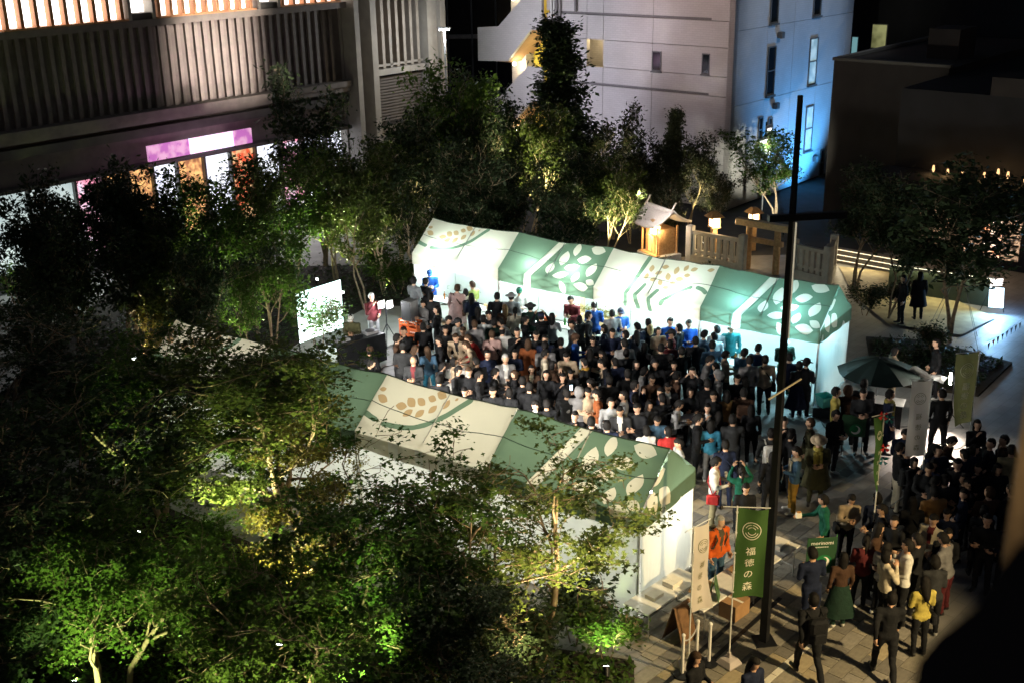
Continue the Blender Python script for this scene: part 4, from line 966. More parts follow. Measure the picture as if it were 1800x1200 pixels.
# ---- hair, in head coordinates
def hair_mesh(style):
    mb = MB(); n, rg = 16, 12; rnd = random.Random(len(style)*7)
    def shell(w, d, h, keep, off=(0,-.008,.006), noise_=.0065, drop=None):
        b = MB(); b.sphere((0,0,0), 1, 1, 1, n, rg)
        V = []
        for x, y, z in b.v:
            q = Vector((x*w, y*d, z*h)); q *= 1+noise_*18*noise.noise(Vector((x*4, y*4, z*3+rnd.random()*.3)))
            V.append((q.x+off[0], q.y+off[1], q.z+off[2]))
        F = [f for f in b.f if keep(sum(V[i][0] for i in f)/len(f), sum(V[i][1] for i in f)/len(f), sum(V[i][2] for i in f)/len(f))]
        if drop:
            V = [drop(*v) for v in V]
        mb.add(V, F)
    front = lambda x, y, z: not (y > .028+.02*math.sin(x*90) and z < .068+.008*math.sin(x*140))
    if style in ('short', 'bald', 'cap', 'hat', 'beanie', 'pony'):
        if style == 'bald': shell(.082, .104, .128, lambda x, y, z: z > -.075 and y < .03 and z < .06)
        else: shell(.088, .11, .137, lambda x, y, z: front(x, y, z) and z > -.07-.02*(y < 0) and not (z < -.02 and y > .0))
    if style == 'bob': shell(.094, .112, .134, lambda x, y, z: front(x, y, z) and not (z < 0 and y > .045), drop=lambda x, y, z: (x*(1+.12*(z < -.02)), y, z if z > -.03 else -.03+(z+.03)*1.35))
    if style == 'long': shell(.094, .112, .134, lambda x, y, z: front(x, y, z) and not (z < 0 and y > .04), drop=lambda x, y, z: (x*(1+.15*(z < -.02)), y-.02*max(0, -z-.03)*8, z if z > -.03 else -.03+(z+.03)*3.6))
    if style == 'pony': mb.tube([(0,-.1,.04),(0,-.15,.02),(0,-.155,-.1),(0,-.135,-.25)], [.02,.035,.032,.01], 8)
    if style == 'bun': shell(.084,.107,.131, lambda x, y, z: front(x, y, z) and z > -.08 and not (z < -.02 and y > 0)); mb.sphere((0,-.1,.08), .045, .045, .045, 10, 6)
    if style == 'hood': shell(.115, .13, .15, lambda x, y, z: not (y > .05 and z < .07), off=(0,-.02,0), drop=lambda x, y, z: (x, y, z if z > -.05 else -.05+(z+.05)*1.2))
    if style == 'cap':
        mb2 = len(mb.f); shell(.09, .112, .118, lambda x, y, z: z > .035, off=(0,-.004,.022)); mb.add([(-.07,.08,.055),(.07,.08,.055),(.06,.17,.045),(0,.19,.045),(-.06,.17,.045),(-.07,.08,.064),(.07,.08,.064),(.06,.17,.054),(0,.19,.054),(-.06,.17,.054)],[(4,3,2,1,0),(5,6,7,8,9),(0,1,6,5),(1,2,7,6),(2,3,8,7),(3,4,9,8),(4,0,5,9)])
        mb.m = [0]*mb2+[1]*(len(mb.f)-mb2)
    if style == 'hat':
        k = len(mb.f); shell(.094, .114, .12, lambda x, y, z: z > .03, off=(0,-.004,.024)); mb.lathe([(.085,.045),(.165,.032),(.17,.036),(.088,.056)], 18, (0,-.004,.0)); mb.m = [0]*k+[1]*(len(mb.f)-k)
    if style == 'beanie':
        k = len(mb.f); shell(.1, .122, .14, lambda x, y, z: z > .0 and not (y > .07 and z < .045), off=(0,-.008,.012)); mb.m = [0]*k+[1]*(len(mb.f)-k)
    return mb
HAIR = {s: hair_mesh(s) for s in ('short','bald','bob','long','pony','bun','hood','cap','hat','beanie')}
HAIRME = {s: h.mesh('hair', ['hair_black', 'cloth_black'] , True) for s, h in HAIR.items()}
for me in HAIRME.values(): me.polygons.foreach_set('material_index', HAIR[[k for k, v in HAIRME.items() if v == me][0]].m)
def skirt_mesh(z0, z1, r0, r1, name, open_top=True):
    mb = MB(); n = 20; rows = 8
    for j in range(rows+1):
        t = j/rows
        for i in range(n):
            a = 2*math.pi*i/n; r = (r0+(r1-r0)*t)*(1+.07*math.sin(a*6+1)*t); mb.v.append((r*math.cos(a)*1.08, r*math.sin(a)*.8, z0+(z1-z0)*t))
    for j in range(rows):
        for i in range(n): mb.f.append((j*n+i, (j+1)*n+i, (j+1)*n+(i+1)%n, j*n+(i+1)%n)); mb.m.append(0)
    return mb.mesh(name, 'cloth_black', True)
SKIRT = skirt_mesh(1.02, .32, .155, .33, 'skirt'); COAT = skirt_mesh(1.12, .5, .175, .27, 'coat')
bp = MB(); bp.bbox(-.15, .15, -.27, -.115, .95, 1.4, .04); bp.bbox(-.11, .11, -.31, -.27, .98, 1.17, .02)
for s in (-1, 1): bp.tube([(.1*s,-.12,1.4),(.12*s,.0,1.45),(.12*s,.115,1.3),(.13*s,.03,1.05),(.12*s,-.12,.99)], .017, 6)
BACKPACK = bp.mesh('backpack', 'cloth_black')
sb = MB(); sb.bbox(.17, .27, -.13, .12, .74, .96, .03); sb.tube([(.2,0,.95),(.1,.125,1.15),(-.1,.06,1.44),(-.1,-.06,1.44),(.08,-.125,1.2),(.2,-.02,.95)], .014, 6)
SHBAG = sb.mesh('shoulder_bag', 'cloth_black')
tb = MB(); tb.bbox(-.38, -.3, -.12, .16, .62, .9, .03); tb.tube([(-.33,-.08,.89),(-.28,-.03,1.08),(-.27,.04,1.1),(-.33,.1,.89)], .01, 6)
TOTE = tb.mesh('tote_bag', 'cloth_cream')
scf = MB(); scf.lathe([(.085,1.4),(.105,1.43),(.1,1.47),(.075,1.49)], 14, (0,.0,0)); scf.bbox(-.09,-.03,.1,.135,1.05,1.42,.01); scf.bbox(.03,.09,.1,.135,1.0,1.42,.01)
SCARF = scf.mesh('scarf', 'cloth_yellow')
FACE = dict(N=90, S=-90, E=0, W=180, NE=45, NW=135, SE=-45, SW=-135)
def setm(o, i, m): o.material_slots[i].link = 'OBJECT'; o.material_slots[i].material = MATS[m]
PEOPLE = []; HEADS = []; WHO = []; USED = set()
def beside(o, x, y, look):
    for n_, (p, X, Y) in enumerate(sorted(WHO[:-1], key=lambda w: (w[1]-x)**2+(w[2]-y)**2)[:14]):
        l = p['label']
        if len(l.split()) > 9 or 'next to' in l or 'nearly hidden' in l or 'unlit crowd' in l: continue
        dx, dy = x-X, y-Y
        rel = ('left of' if dx < 0 else 'right of') if abs(dx) > abs(dy) else ('behind' if dy > 0 else 'in front of')
        t = '%s %s the %s' % (look, rel, l)
        if t not in USED and len(t.split()) <= 16: USED.add(t); o['label'] = t; return
def person(px, py, ps, face, top, bot, hair, ex, label, ground=None, z0=0.0, group='people at the market'):
    fem = hair.split(':')[0] in ('long', 'bob', 'pony', 'bun')
    hgt = random.Random(int(px*7+py)).uniform(.93, .99) if fem else random.Random(int(px*7+py)).uniform(.99, 1.06)
    if ps == 'a' and not ex: ps = random.Random(int(px*11+py)).choice(['a','a','A','e','b','c'])
    me, HM = BODY[ps]; hz = HM.translation.z*hgt
    P = ground if ground is not None else G(px, py, hz+z0)
    ang = R((FACE[face] if isinstance(face, str) else face)-90+random.Random(int(px+py*3)).uniform(-14, 14))
    # the head sits off the axis when leaning
    off = Matrix.Rotation(ang, 3, 'Z') @ Vector((HM.translation.x, HM.translation.y, 0))*hgt
    if ground is None: P = P-off
    _q = random.Random(int(px*3+py*5))
    o = link('person', me, None, (P.x, P.y, z0+.0), rot=(_q.uniform(-.05,.05), _q.uniform(-.05,.05), ang)); o.scale = (hgt*(1.04 if fem else 1.12),)*2+(hgt,)
    tag(o, label, 'person', group)
    t, inner = (top.split('/')+[None])[:2]
    setm(o, 0, 'skin' if (int(px)%3) else 'skin_tan'); setm(o, 1, 'cloth_'+t); setm(o, 2, 'cloth_'+bot); setm(o, 4, 'cloth_'+(inner or t)); setm(o, 3, 'shoe' if int(py)%4 else 'shoe_white')
    hs, hc, hx = (hair.split(':')+['black', 'black'])[:3] if hair.count(':') else (hair, 'black', 'black')
    h = link('hair', HAIRME[hs], o); h.matrix_local = HM
    setm(h, 0, ('hair_'+hc) if hs != 'hood' else 'cloth_'+hc)
    if len(h.material_slots) > 1: setm(h, 1, 'cloth_'+hx)
    for e in (ex.split(',') if ex else []):
        k, c = (e.split('=')+['black'])[:2]
        dat = dict(bag=SHBAG, pack=BACKPACK, tote=TOTE, coat=COAT, skirt=SKIRT, scarf=SCARF)[k]
        x = link({'bag':'shoulder_bag','pack':'backpack','tote':'tote_bag','coat':'coat','skirt':'skirt','scarf':'scarf'}[k], dat, o)
        if c == 'black' and k == 'coat': c = t
        setm(x, 0, 'cloth_'+c)
    PEOPLE.append((P.x, P.y)); HEADS.append((px, py)); WHO.append((o, P.x, P.y)); return o
CROWD = '''
655 521 c SE maroon lgrey short:white - |white haired man in a red jacket beside the DJ table
615 557 k S olive char cap:black:white - |DJ in a white cap bending over the mixing table
647 616 g N black black beanie:black:brown - |person in a big round brown knit hat in front of the DJ table
650 640 d E black black short - |black haired person leaning right below the brown knit hat
697 594 A E brown black short - |man in a patterned brown jacket left of the orange crates
709 581 c S black black short - |man in black with a hand at his mouth by the orange crates
706 610 b N char black cap:black:char - |person in a dark cap between the brown jacket and the long haired women
725 613 b E black black long:brown - |woman with long brown hair turned right below the crates
726 633 b S char/maroon black bald:grey - |balding man facing forward in a dark jacket at the lower left of the crowd
753 614 a N denim sky long:brown - |woman with long brown hair, denim top and bright blue trousers
773 600 b W black black short - |person in black turned left at the food table
766 545 a W black char short - |man in a black jacket looking left right of the speaker
788 561 k SE black black short scarf=beige |man in black with a beige hood looking down
742 534 b SW grey char bob:black - |person in grey standing right behind the speaker
728 494 a NE grey char short - |person in a grey coat at the left end of the far counter
748 496 a NE black black short - |person in a black suit at the left counter facing the blue staff coat
758 480 k S royal blue cap:black:blue - |staff member in a bright blue coat behind the left counter
760 522 a N char black short - |dark person between the speaker and the left counter
800 506 a N pink navy short:brown bag=brown,coat=pink |woman in a pinkish beige coat with a bag strap, seen from behind
822 513 a N cream cream bob:black pack=black |woman in a cream coat with a small black backpack
831 502 b NW lime olive short:brown - |man in a yellow green jacket at the counter
832 523 a N navy navy long:black - |woman in navy with long black hair
844 546 a N black black long:black - |woman in black with long hair behind the navy woman
869 521 a N black black short - |man in a black suit seen from behind against the bright tent
899 521 a N grey char hat:black:grey - |man in a grey jacket and hat at the counter
916 513 b S white green cap:black:green - |staff in white and green behind the counter
931 538 a N dkgreen black hat:black:char - |person in a dark brimmed hat and green coat from behind
884 541 a N brown black long:lbrown - |woman with long light brown hair from behind
901 546 a N cream black pony:black - |woman in a cream cardigan with tied black hair
863 554 b SW black black short - |man facing left in black between the backs of the queue
867 567 a N dkgreen black short - |dark green clad person in the middle of the left crowd
883 567 d W lgrey grey short - |man in a light grey vest bending left
887 581 a N white beige bald:black - |man in a white jacket seen from behind in the bright left crowd
924 561 b E black black short - |man in a black jacket in profile facing right
956 556 h N black denim cap:black:navy pack=black |person in a navy cap with a big black backpack and blue jeans
973 558 a N lgrey black long:black - |woman in a light grey sweater and black trousers
940 588 b S black black short - |smiling man in a black jacket facing forward
912 583 c S black black short - |man in black hiding his face with his hand
925 601 a N rust brown long:brown coat=rust,bag=rust |woman in a rust brown coat with long hair from behind
957 621 b E cream beige short - |man in a cream hoodie in profile
885 629 a S grey/white grey short:grey - |grey haired man in a grey suit and white shirt facing forward
862 587 a N pink brown short:brown bag=brown |person in a pale pink top with a brown bag across
835 569 a N grey char short:brown - |man in a grey jacket left of the white jacket
848 561 a N pale char short - |person in a pale blue shirt from behind
804 568 b SW white char cap:black:char - |person in a dark cap with a white top
811 581 b S brown black short:brown - |brown haired person half hidden left of the middle
803 594 d S beige/black khaki short:brown - |young man in an open beige jacket serving at the food table
830 596 d W red black short:brown - |man in a red jacket bending left to the table
821 605 d W beige denim short:brown - |person in a beige coat bending over the food table
802 651 b SE char black short - |man in a dark leather jacket at the ridge of the near tent
826 653 b S black lgrey short:brown - |man in a black sweater and pale trousers near the tent ridge
868 656 b E black/white black short - |man in black with a white shirt in profile above the cream tent
904 656 c W black black bob:brown - |brown haired woman in black turned left
938 648 e S brown/cream brown long:black - |woman in a dark brown coat facing forward
961 659 a S black char long:black - |woman with very long black hair looking down
820 687 b S black black bob:black - |dark haired face just over the cream tent ridge
867 688 b S black black short - |pale face in a black hood above the cream tent ridge
774 665 a N black black short - |black head below the food table
928 678 a N black black short - |man in a black coat from behind above the tent seam
940 711 b SW black/white black short - |man in a black suit and white shirt close to the tent seam
914 668 a N black black short - |dark person beside the brown haired woman
977 641 a E brown black bob:black - |woman with a black bob turned right
1000 628 d S beige black short - |man in a tan vest bowing forward with crossed arms
1005 656 b S black black long:black - |smiling long haired woman lit by her phone
985 662 c S black black long:black - |woman with a hand at her mouth beside the phone light
996 690 a N black black short - |black head below the phone light
1015 688 a N grey black hood:grey - |person in a light grey hood from behind
1055 692 b W rust brown short - |man in an orange red jacket turned left
1059 641 d W black black short - |man in a black coat bent to the left
1083 634 a N navy cream short - |person in a navy jacket from behind
1104 619 a N char black short - |tall man in dark grey from behind in the middle of the crowd
1032 637 b NW char black short scarf=mustard |person in dark clothes with a mustard yellow scarf
1095 720 b S char/white navy short - |young man in a black vest and white shirt by the tent ridge
1123 714 b SW black black short - |man in a printed black sweatshirt holding a cup
960 709 a N black black short - |dark head on the near edge of the middle crowd
1010 730 c S black black short - |person with both hands at the face above the green tent
1036 554 a E black black short pack=black |person in black with a backpack facing right at the counter
1045 537 a N blue navy short - |staff member in blue beside the tent post
1079 551 a N grey char short - |man in a grey teal sweater from behind at the counter
1092 549 b S blue royal cap:black:navy - |staff member in blue with a cap facing the grey sweater
1014 594 b E royal black beanie:brown:brown - |bearded man in a royal blue hoodie and brown beanie
1045 597 b S black black long:black - |long haired woman looking down in the centre
1077 585 b S navy black short - |man in a dark navy sweater facing forward at the white counter
1042 618 a N black black long:black - |long haired woman from behind in the centre
1005 529 k SW maroon black short - |dark haired staff in purple leaning at the bright back wall
1139 568 a N black black short - |man in black left of the blond woman
1142 577 a N char black long:blond - |woman with long blond hair from behind
1128 609 a NE black black long:black - |dark long haired woman left of the blond woman
1177 565 b S royal white short - |staff in a blue coat facing forward in the third tent
1193 575 a NW black black short - |tall man in black against the third tent
1179 586 b W maroon black cap:black:char - |person in a dark cap in front of the blue staff coat
1213 569 b S royal white short - |staff in a blue coat right beside the tent post
1233 588 b NE denim black short - |man in a denim jacket at the right counter
1257 592 a N pale char short - |short haired person in front of the bright right tent
1287 577 A S teal dkgreen cap:black:white - |staff in a wide teal smock under the right green tent
1252 606 a N denim black short - |person in a plaid jacket at the right counter
1173 604 a N maroon black bob:black - |person in maroon from behind
1305 620 b NE denim navy short - |man in a blue plaid shirt in the right queue
1244 633 k E grey grey short - |man in a grey jacket reaching right
1280 624 b E beige char short - |man in a beige hooded jacket in the right queue
1313 633 a N grey char short - |man in a grey jacket from behind in the right queue
1155 640 a S black black hood:black - |woman with a dark hood facing forward
1181 642 c S char black bob:black - |woman with a hand on her mouth right of the hooded woman
1192 661 a E brown black short - |person in a brown top in profile
1140 665 b S brown black short - |stout man in dark brown looking down
1179 680 b S black/white black short - |man with glasses, black jacket and white shirt
1217 653 h S black black short - |person raising a phone to the face
1237 672 b N black black short - |dark haired person beside the raised phone
1263 659 b W grey black hood:grey - |person in a grey hood bending left
1295 665 b S black blue bob:black - |person in black with a blue bag at the right side
1313 669 a N black black long:black - |woman with long black hair in the right queue
1257 692 b SW black brown short - |man with a lit face looking left at the right side
1184 628 a N black black bob:black - |person with a black bob from behind
1200 617 a N black black short - |tall dark back in the right half of the crowd
1197 711 k E lgrey black short pack=black |man in a light grey hoodie with a black pack
1152 735 k S denim grey short - |bowed head in denim by the tent peak
1134 756 a N white white bob:black - |woman in a white top just behind the tent ridge
1175 759 a N red red bob:black - |person in bright red behind the tent peak
1194 777 b W lgrey grey short - |man in a grey vest next to the tent peak, facing left
1250 744 a N sky grey long:black tote=cream |woman in a bright blue top with a cream tote bag
1244 718 c S black/white black bob:black - |woman in black with a white collar looking left
1280 694 a N tan black long:black coat=tan |woman in a long tan coat with black hair
1310 690 a N brown black short pack=brown |man with a brown backpack from behind
1260 729 a N black black long:black - |woman in black with long hair beside the blue top
1277 783 a N navy navy short bag=navy |tall person in navy seen from behind right of the tent peak
1334 613 b NE navy navy short - |man in a dark suit at the right counter
1347 631 a N beige black short bag=black |woman in a beige jacket with a bag strap and black trousers
1385 628 a N navy black short - |man in a navy suit from behind next to the black pole
1405 641 a N black navy bob:black skirt=navy |woman in a black jacket and long dark skirt by the tent corner
1418 636 b NE black black hat:black:black - |person in a wide black hat at the tent corner post
1385 600 b S dkgreen green cap:black:white - |staff in dark green behind the black pole
1384 741 c S black black short - |man in black eating, right of the pole
1389 763 A E black black short - |man in black in profile behind the denim jacket
1424 743 a W olive olive short:brown bag=brown,coat=olive |man in a long olive coat facing left
1441 773 b S olive/yellow olive hat:black:beige scarf=yellow,coat=olive |man in a beige hat and yellow scarf
1350 758 a N char black short pack=white |person with a black and white backpack left of the pole
1469 728 b SE black char short - |man in a black jacket in front of the menu board
1473 686 a E yellow yellow short - |man in a yellow jacket left of the umbrella
1523 690 a S char black short - |dark person under the green umbrella
1495 684 a N brown black hood:brown pack=brown |person in a brown printed pack under the umbrella
1563 691 a E navy navy short scarf=yellow,coat=navy |man in a long navy coat with a yellow hood
1575 616 b E beige beige bob:black - |person in beige holding something in the lamp light
1642 844 b E black black short - |man in profile behind the mustard jacket
1704 849 b W black black short - |man in black facing left in the shade
1735 866 a N brown black short:brown - |person with a brown bag in the dark right crowd
1663 842 a N char black short - |dark person left of the shade
1733 777 a W black black short - |man in black near the right edge
1690 815 a SW black black short - |dark figure by the chain posts
1663 938 c S black/beige black bob:black - |woman in a dark vest with beige sleeves touching her face
1642 988 k N char black bob:black - |bowed black head behind the yellow cardigan
1548 894 b W black black short - |man in black in profile with an open hand
1565 976 c E cream black bob:black - |person in a cream cap shape eating beside the white shirt
1100 655 a N black black short - |dark back right of the navy jacket
1072 668 a N black black short - |black back left of the orange red jacket
1120 640 a S black black long:black - |long haired woman half lost in the dark centre
1165 700 a N black black short - |black back in the dark centre right
1215 690 a S black black bob:black - |dark woman behind the grey hoodie
1225 600 a N black black short - |black head below the blue staff coat
1160 612 a N black black short - |dark head behind the maroon back
780 582 a S char black bob:black - |dark haired person between crates and food table
745 575 a N black black short - |dark back right of the orange crates
1020 560 a N char black bob:black - |dark haired person left of the backpack at the counter
890 690 a N black black bob:black - |black haired person on the tent ridge right of the pale face
846 660 a E black black short - |dark man between the two seated looking men above the cream tent
1040 740 a N black black short - |black back just over the green tent
1070 745 a N navy black short - |navy back just over the green tent beside the cups
1325 720 a N black black long:black - |woman in black left of the pole
1290 735 a N char black short - |dark back behind the tan coat
1225 735 b E black black short - |dark man opposite the blue top
985 600 a N black black short - |dark back behind the blue hoodie
'''
for ln in CROWD.strip().split('\n'):
    a, lab = ln.split('|'); px, py, ps, fc, top, bot, hair, ex = a.split()
    person(float(px), float(py), ps, fc, top, bot, hair, '' if ex == '-' else ex, lab)
_r = random.Random(5)
_n = 0; _t = 0
while _n < 26 and _t < 20000:
    _t += 1
    px, py = _r.uniform(760, 1300), _r.uniform(560, 740)
    if not (540+(px-700)*.07 < py < 640+(px-760)*.26): continue
    q = G(px, py, 1.6)
    if any(abs(px-a) < 17 and -12 < py-b < 36 for a, b in HEADS): continue
    if min((q.x-x)**2+(q.y-y)**2 for x, y in PEOPLE) < .34**2: continue
    tc, hr = _r.choice(['black','char','navy','grey','beige','lgrey']), _r.choice(['short','short','bob:black','long:black'])
    o = person(px, py, _r.choice('abAek'), _r.choice(['N','N','NE','NW','S','E','W']), tc, 'black', hr, '', 'person nearly hidden in the thick of the crowd', group='people hidden in the crowd'); _n += 1
    beside(o, q.x, q.y, '%s %s person' % ({'short':'short haired','bob:black':'bobbed','long:black':'long haired'}[hr], {'char':'charcoal clad','black':'black clad','navy':'navy clad','grey':'grey clad','beige':'beige clad','lgrey':'pale grey clad'}[tc]))
# people standing free, placed by their feet
FREE = '''
1250 925 b E white/beige khaki short bag=red |man in a white jacket with a red strap holding a plate
1300 935 h N green black pony:black - |person in green with both hands raised beside the pole
1303 965 a S black black bob:black - |black haired woman just behind the green banner
1255 1035 a SE orange/camo denim short:grey pack=camo |man with orange sleeves and a camouflage vest beside the banners
1347 905 a N black black long:black bag=black |woman in black with a handbag left of the pole
1390 900 b W denim mustard short scarf=cream |man in a denim jacket and mustard trousers
1573 898 b E black cream short - |man in a black sweater and cream trousers
1640 905 e S navy black short - |man in a printed navy sweatshirt by the chain posts
1632 985 a N tan black short - |man in a mustard jacket from behind on the right
1762 905 a N khaki black short - |man in a beige shirt and black trousers at the right edge
1622 1030 b SW cream/maroon black short - |man with glasses in an open cream cardigan
1655 1075 k NW grey maroon short - |man in a grey sweater leaning left
1580 1095 c W white black short - |man in a white shirt in profile
1568 1035 e SW black black bob:black - |woman in black with a fringe facing left
1542 1080 a NE lgrey black bob:black - |woman in a grey striped top from behind
1505 1065 b N maroon black pony:black - |woman in a maroon top with a long ponytail
1482 985 k S beige black bob:black bag=black |person in a beige shirt bowing with black hair
1446 995 i W green black short - |person in a green sweater reaching left
1425 1100 a N navy navy short - |man in a navy jacket from behind
1470 1100 a N brown dkgreen long:black skirt=dkgreen |woman with long dark hair and a long dark green skirt
1418 1190 f N black black short pack=black |man in black with a black backpack walking away
1550 1190 f N black black short - |large man in black from behind at the bottom
1612 1150 b N yellow black long:black bag=black |woman in a yellow cardigan with long black hair
1223 1290 b SE black black long:brown - |brown haired woman at the bottom edge by the banner base
1310 1295 b SE navy black long:black - |long haired woman at the bottom edge right of the banner base
1612 562 a N black black long:black coat=black |woman in a long black coat on the deck
1582 570 a W black black bob:black - |dark companion beside the woman on the deck
1680 960 a W black black short - |dark man in the shade right of the mustard jacket
1705 930 c SW black black bob:black - |dark woman in the right hand shade
1755 985 a NW black black short - |dark figure furthest into the shade
1710 1010 a N char black bob:black - |person in charcoal next to the vest woman
1508 780 a N black black short - |dark person behind the twisted green banner
1640 700 a W black black short - |dark person in front of the bright lamp
1645 800 a N black black short - |dark back beneath the right green banner
'''
for ln in FREE.strip().split('\n'):
    a, lab = ln.split('|'); px, py, ps, fc, top, bot, hair, ex = a.split()
    person(float(px), float(py), ps, fc, top, bot, hair, '' if ex == '-' else ex, lab, ground=G(float(px), float(py)))

_n = 0
while _n < 18:
    px, py = _r.uniform(1525, 1770), _r.uniform(850, 1090)
    if px < 1570 and py < 980 or px > 1640 and py > 1050: continue
    q = G(px, py)
    if min((q.x-x)**2+(q.y-y)**2 for x, y in PEOPLE) < .42**2 or (q-G(1300, 1030)).length < 1.2: continue
    tc, hr, xx = _r.choice(['black','char','navy','black','brown','black']), _r.choice(['short','short','bob:black','long:black']), _r.choice(['','','bag=black','pack=char'])
    o = person(px, py, _r.choice('abAekc'), _r.choice(['N','NE','NW','S','E','W','SW','SE']), tc, 'black', hr, xx, 'person in dark clothes in the unlit crowd on the right', ground=q, group='people in the dark right crowd'); _n += 1
    beside(o, q.x, q.y, '%s %s person' % ({'short':'short haired','bob:black':'bobbed','long:black':'long haired'}[hr], {'char':'charcoal clad','black':'black clad','navy':'navy clad','brown':'brown clad'}[tc]))
# ================================================================ THINGS ON THE PLAZA
def zat(P, py):
    lo, hi = -1.0, 13.0
    for _ in range(40):
        m = (lo+hi)/2
        if inview(Vector((P.x, P.y, m)))[1] > py: lo = m
        else: hi = m
    return (lo+hi)/2
# ---- tall black lamp column
P = G(1343, 1126); PZ = zat(P, 168)
t = thing('lamp_column', 'tall square black lamp column standing in front of the tents', 'lamp post', P, R(7))
MB().tube([(0,0,0),(0,0,PZ)], [.105,.05], 4).build('shaft', 'black_steel', t); MB().box(-.2, .2, -.2, .2, 0, .02).build('base_plate', 'black_steel', t)
za = zat(P, 382); MB().box(-.42, .95, -.06, .06, za-.055, za+.055).build('cross_arm', 'black_steel', t)
light('SPOT', t, (-.4,-.1,za-.15), 1200, (1,.92,.66), .15, (-8.5,1.2,za-6.2), 105, .7)
zb = zat(P, 678); MB().obox((.02, -.14, zb), (.3, .02, .17), (0, .012, 0), (-.007, 0, .012)).build('light_bar', mat('bar_wood', (.6,.52,.36), .6, .1), t)
MB().box(.075, .082, -.03, .03, za-2.2, za-.1).build('glow_strip', emit('edge_highlight', (1, .85, .6), .35), t)  # lit edge of the shaft, its highlight put in as a glowing strip

# ---- flags on poles
def ring_pts(r, a0, a1, n=20): return [(r*math.cos(a0+(a1-a0)*k/n), r*math.sin(a0+(a1-a0)*k/n)) for k in range(n+1)]
def banner(P, rz, w, h, ztop, cloth, ink, label, seed, twist=0., mirror=False, side=-1, base=True, taper=0.0, amp=.03, ph=3.0):
    t = thing('banner_flag', label, 'banner', P, rz, 'banners of the market')
    def cl(x, z):       # x 0..w from the pole, z down from top
        a = twist*(z/h)**1.3; xx = x*(1-taper*z/h)
        o = amp*math.sin(x*9+z*2.2+seed)*min(1, x/w+.2)+amp*.5*math.sin(z*5+seed)
        return Vector((xx*math.cos(a), xx*math.sin(a)+o, ztop-z-.03*math.sin(math.pi*x/w)*(1 if z < .1 else 0)))
    mb = MB(); nx, nz = 10, 24
    for j in range(nz+1):
        for i in range(nx+1): mb.v.append(tuple(cl(w*i/nx, h*j/nz)))
    for j in range(nz):
        for i in range(nx): a = j*(nx+1)+i; mb.f.append((a, a+nx+1, a+nx+2, a+1)); mb.m.append(0)
    c = mb.build('cloth', cloth, t, smooth=True)
    MB().tube([(0,0,.0),(0,0,ztop+.04)], .014, 8).build('pole', 'white_steel', t); MB().tube([(-.25 if base else -.02,0,ztop+.02),(w+.03,0,ztop+.02)], .009, 6).build('top_bar', 'white_steel', t)
    if base: MB().lathe([(.24,0),(.25,.03),(.17,.13),(.045,.16),(.04,.26)], 4, (0,0,0)).build('base', 'base_grey', t)
    lp = MB()
    for k in range(5): lp.box(-.02, .02, -.02, .02, ztop-.1-k*(h-.2)/4, ztop-.07-k*(h-.2)/4)
    lp.build('loop', 'white_steel', t)
    mx = -1 if mirror else 1
    for k, ch in enumerate('福徳の森'):
        me = textmesh(ch, w*.34, 'lettering'); zc = h*(.47+.14*k)
        for v in me.vertices: q = cl(w*.5+v.co.x*mx-.03*w*k*.4, zc-v.co.y); v.co = q+Vector((0, .008*side, 0))
        me.materials.clear(); me.materials.append(MATS[ink]); link('lettering', me, t)
    lg = MB()
    def stroke(pts, wd):
        P2 = [Vector(p) for p in pts]
        for a, b in zip(P2, P2[1:]):
            n = (b-a); n = Vector((-n.y, n.x)).normalized()*wd
            q = [cl(w*.5+p.x, h*.24-p.y)+Vector((0,.008*side,0)) for p in (a-n, b-n, b+n, a+n)]
            lg.add(q, [(0,1,2,3)])
    rr = w*.29
    stroke(ring_pts(rr, 0, 2*math.pi, 32), .006)
    for f in (.72, .44):
        stroke(ring_pts(rr*f, R(200), R(340)), .006); stroke(ring_pts(rr*f, R(25), R(85)), .005); stroke(ring_pts(rr*f, R(95), R(155)), .005)
    struct(lg.build('emblem', ink, t), 'stuff')
    return t
P = G(1281, 1166); zt = zat(P, 892)
banner(P, R(-6), .56, 1.85, zt, 'banner_green', 'print_cream', 'green banner with white characters and ring emblem beside the black column', 1.0, .12, base=True, amp=.05)
P = G(1210, 1172); zt = zat(P, 928)
banner(P, R(42), .44, 1.75, zt, 'banner_white', 'print_olive', 'white banner turned sideways left of the green one', 2.0, -.35, amp=.05)
P = G(1612, 905); zt = zat(P, 668)
banner(P, R(178), .46, 1.85, zt, 'banner_white', 'print_olive', 'white banner with dark characters in front of the bright lamp', 3.0, .2, side=1, base=False, amp=.03)
P = G(1697, 815); zt = zat(P, 618)
banner(P, R(192), .62, 1.85, zt, 'banner_green_lit', 'print_cream', 'dim green banner lit olive at the right with a tilted edge', 4.0, .3, side=1, base=False, amp=.04)
P = G(1527, 1000); zt = zat(P, 728)
banner(P, R(205), .3, 1.7, zt, 'banner_green', 'print_cream', 'narrow twisted green banner with pinwheels in the right crowd', 5.0, .9, side=1, base=True, taper=.25, amp=.05)
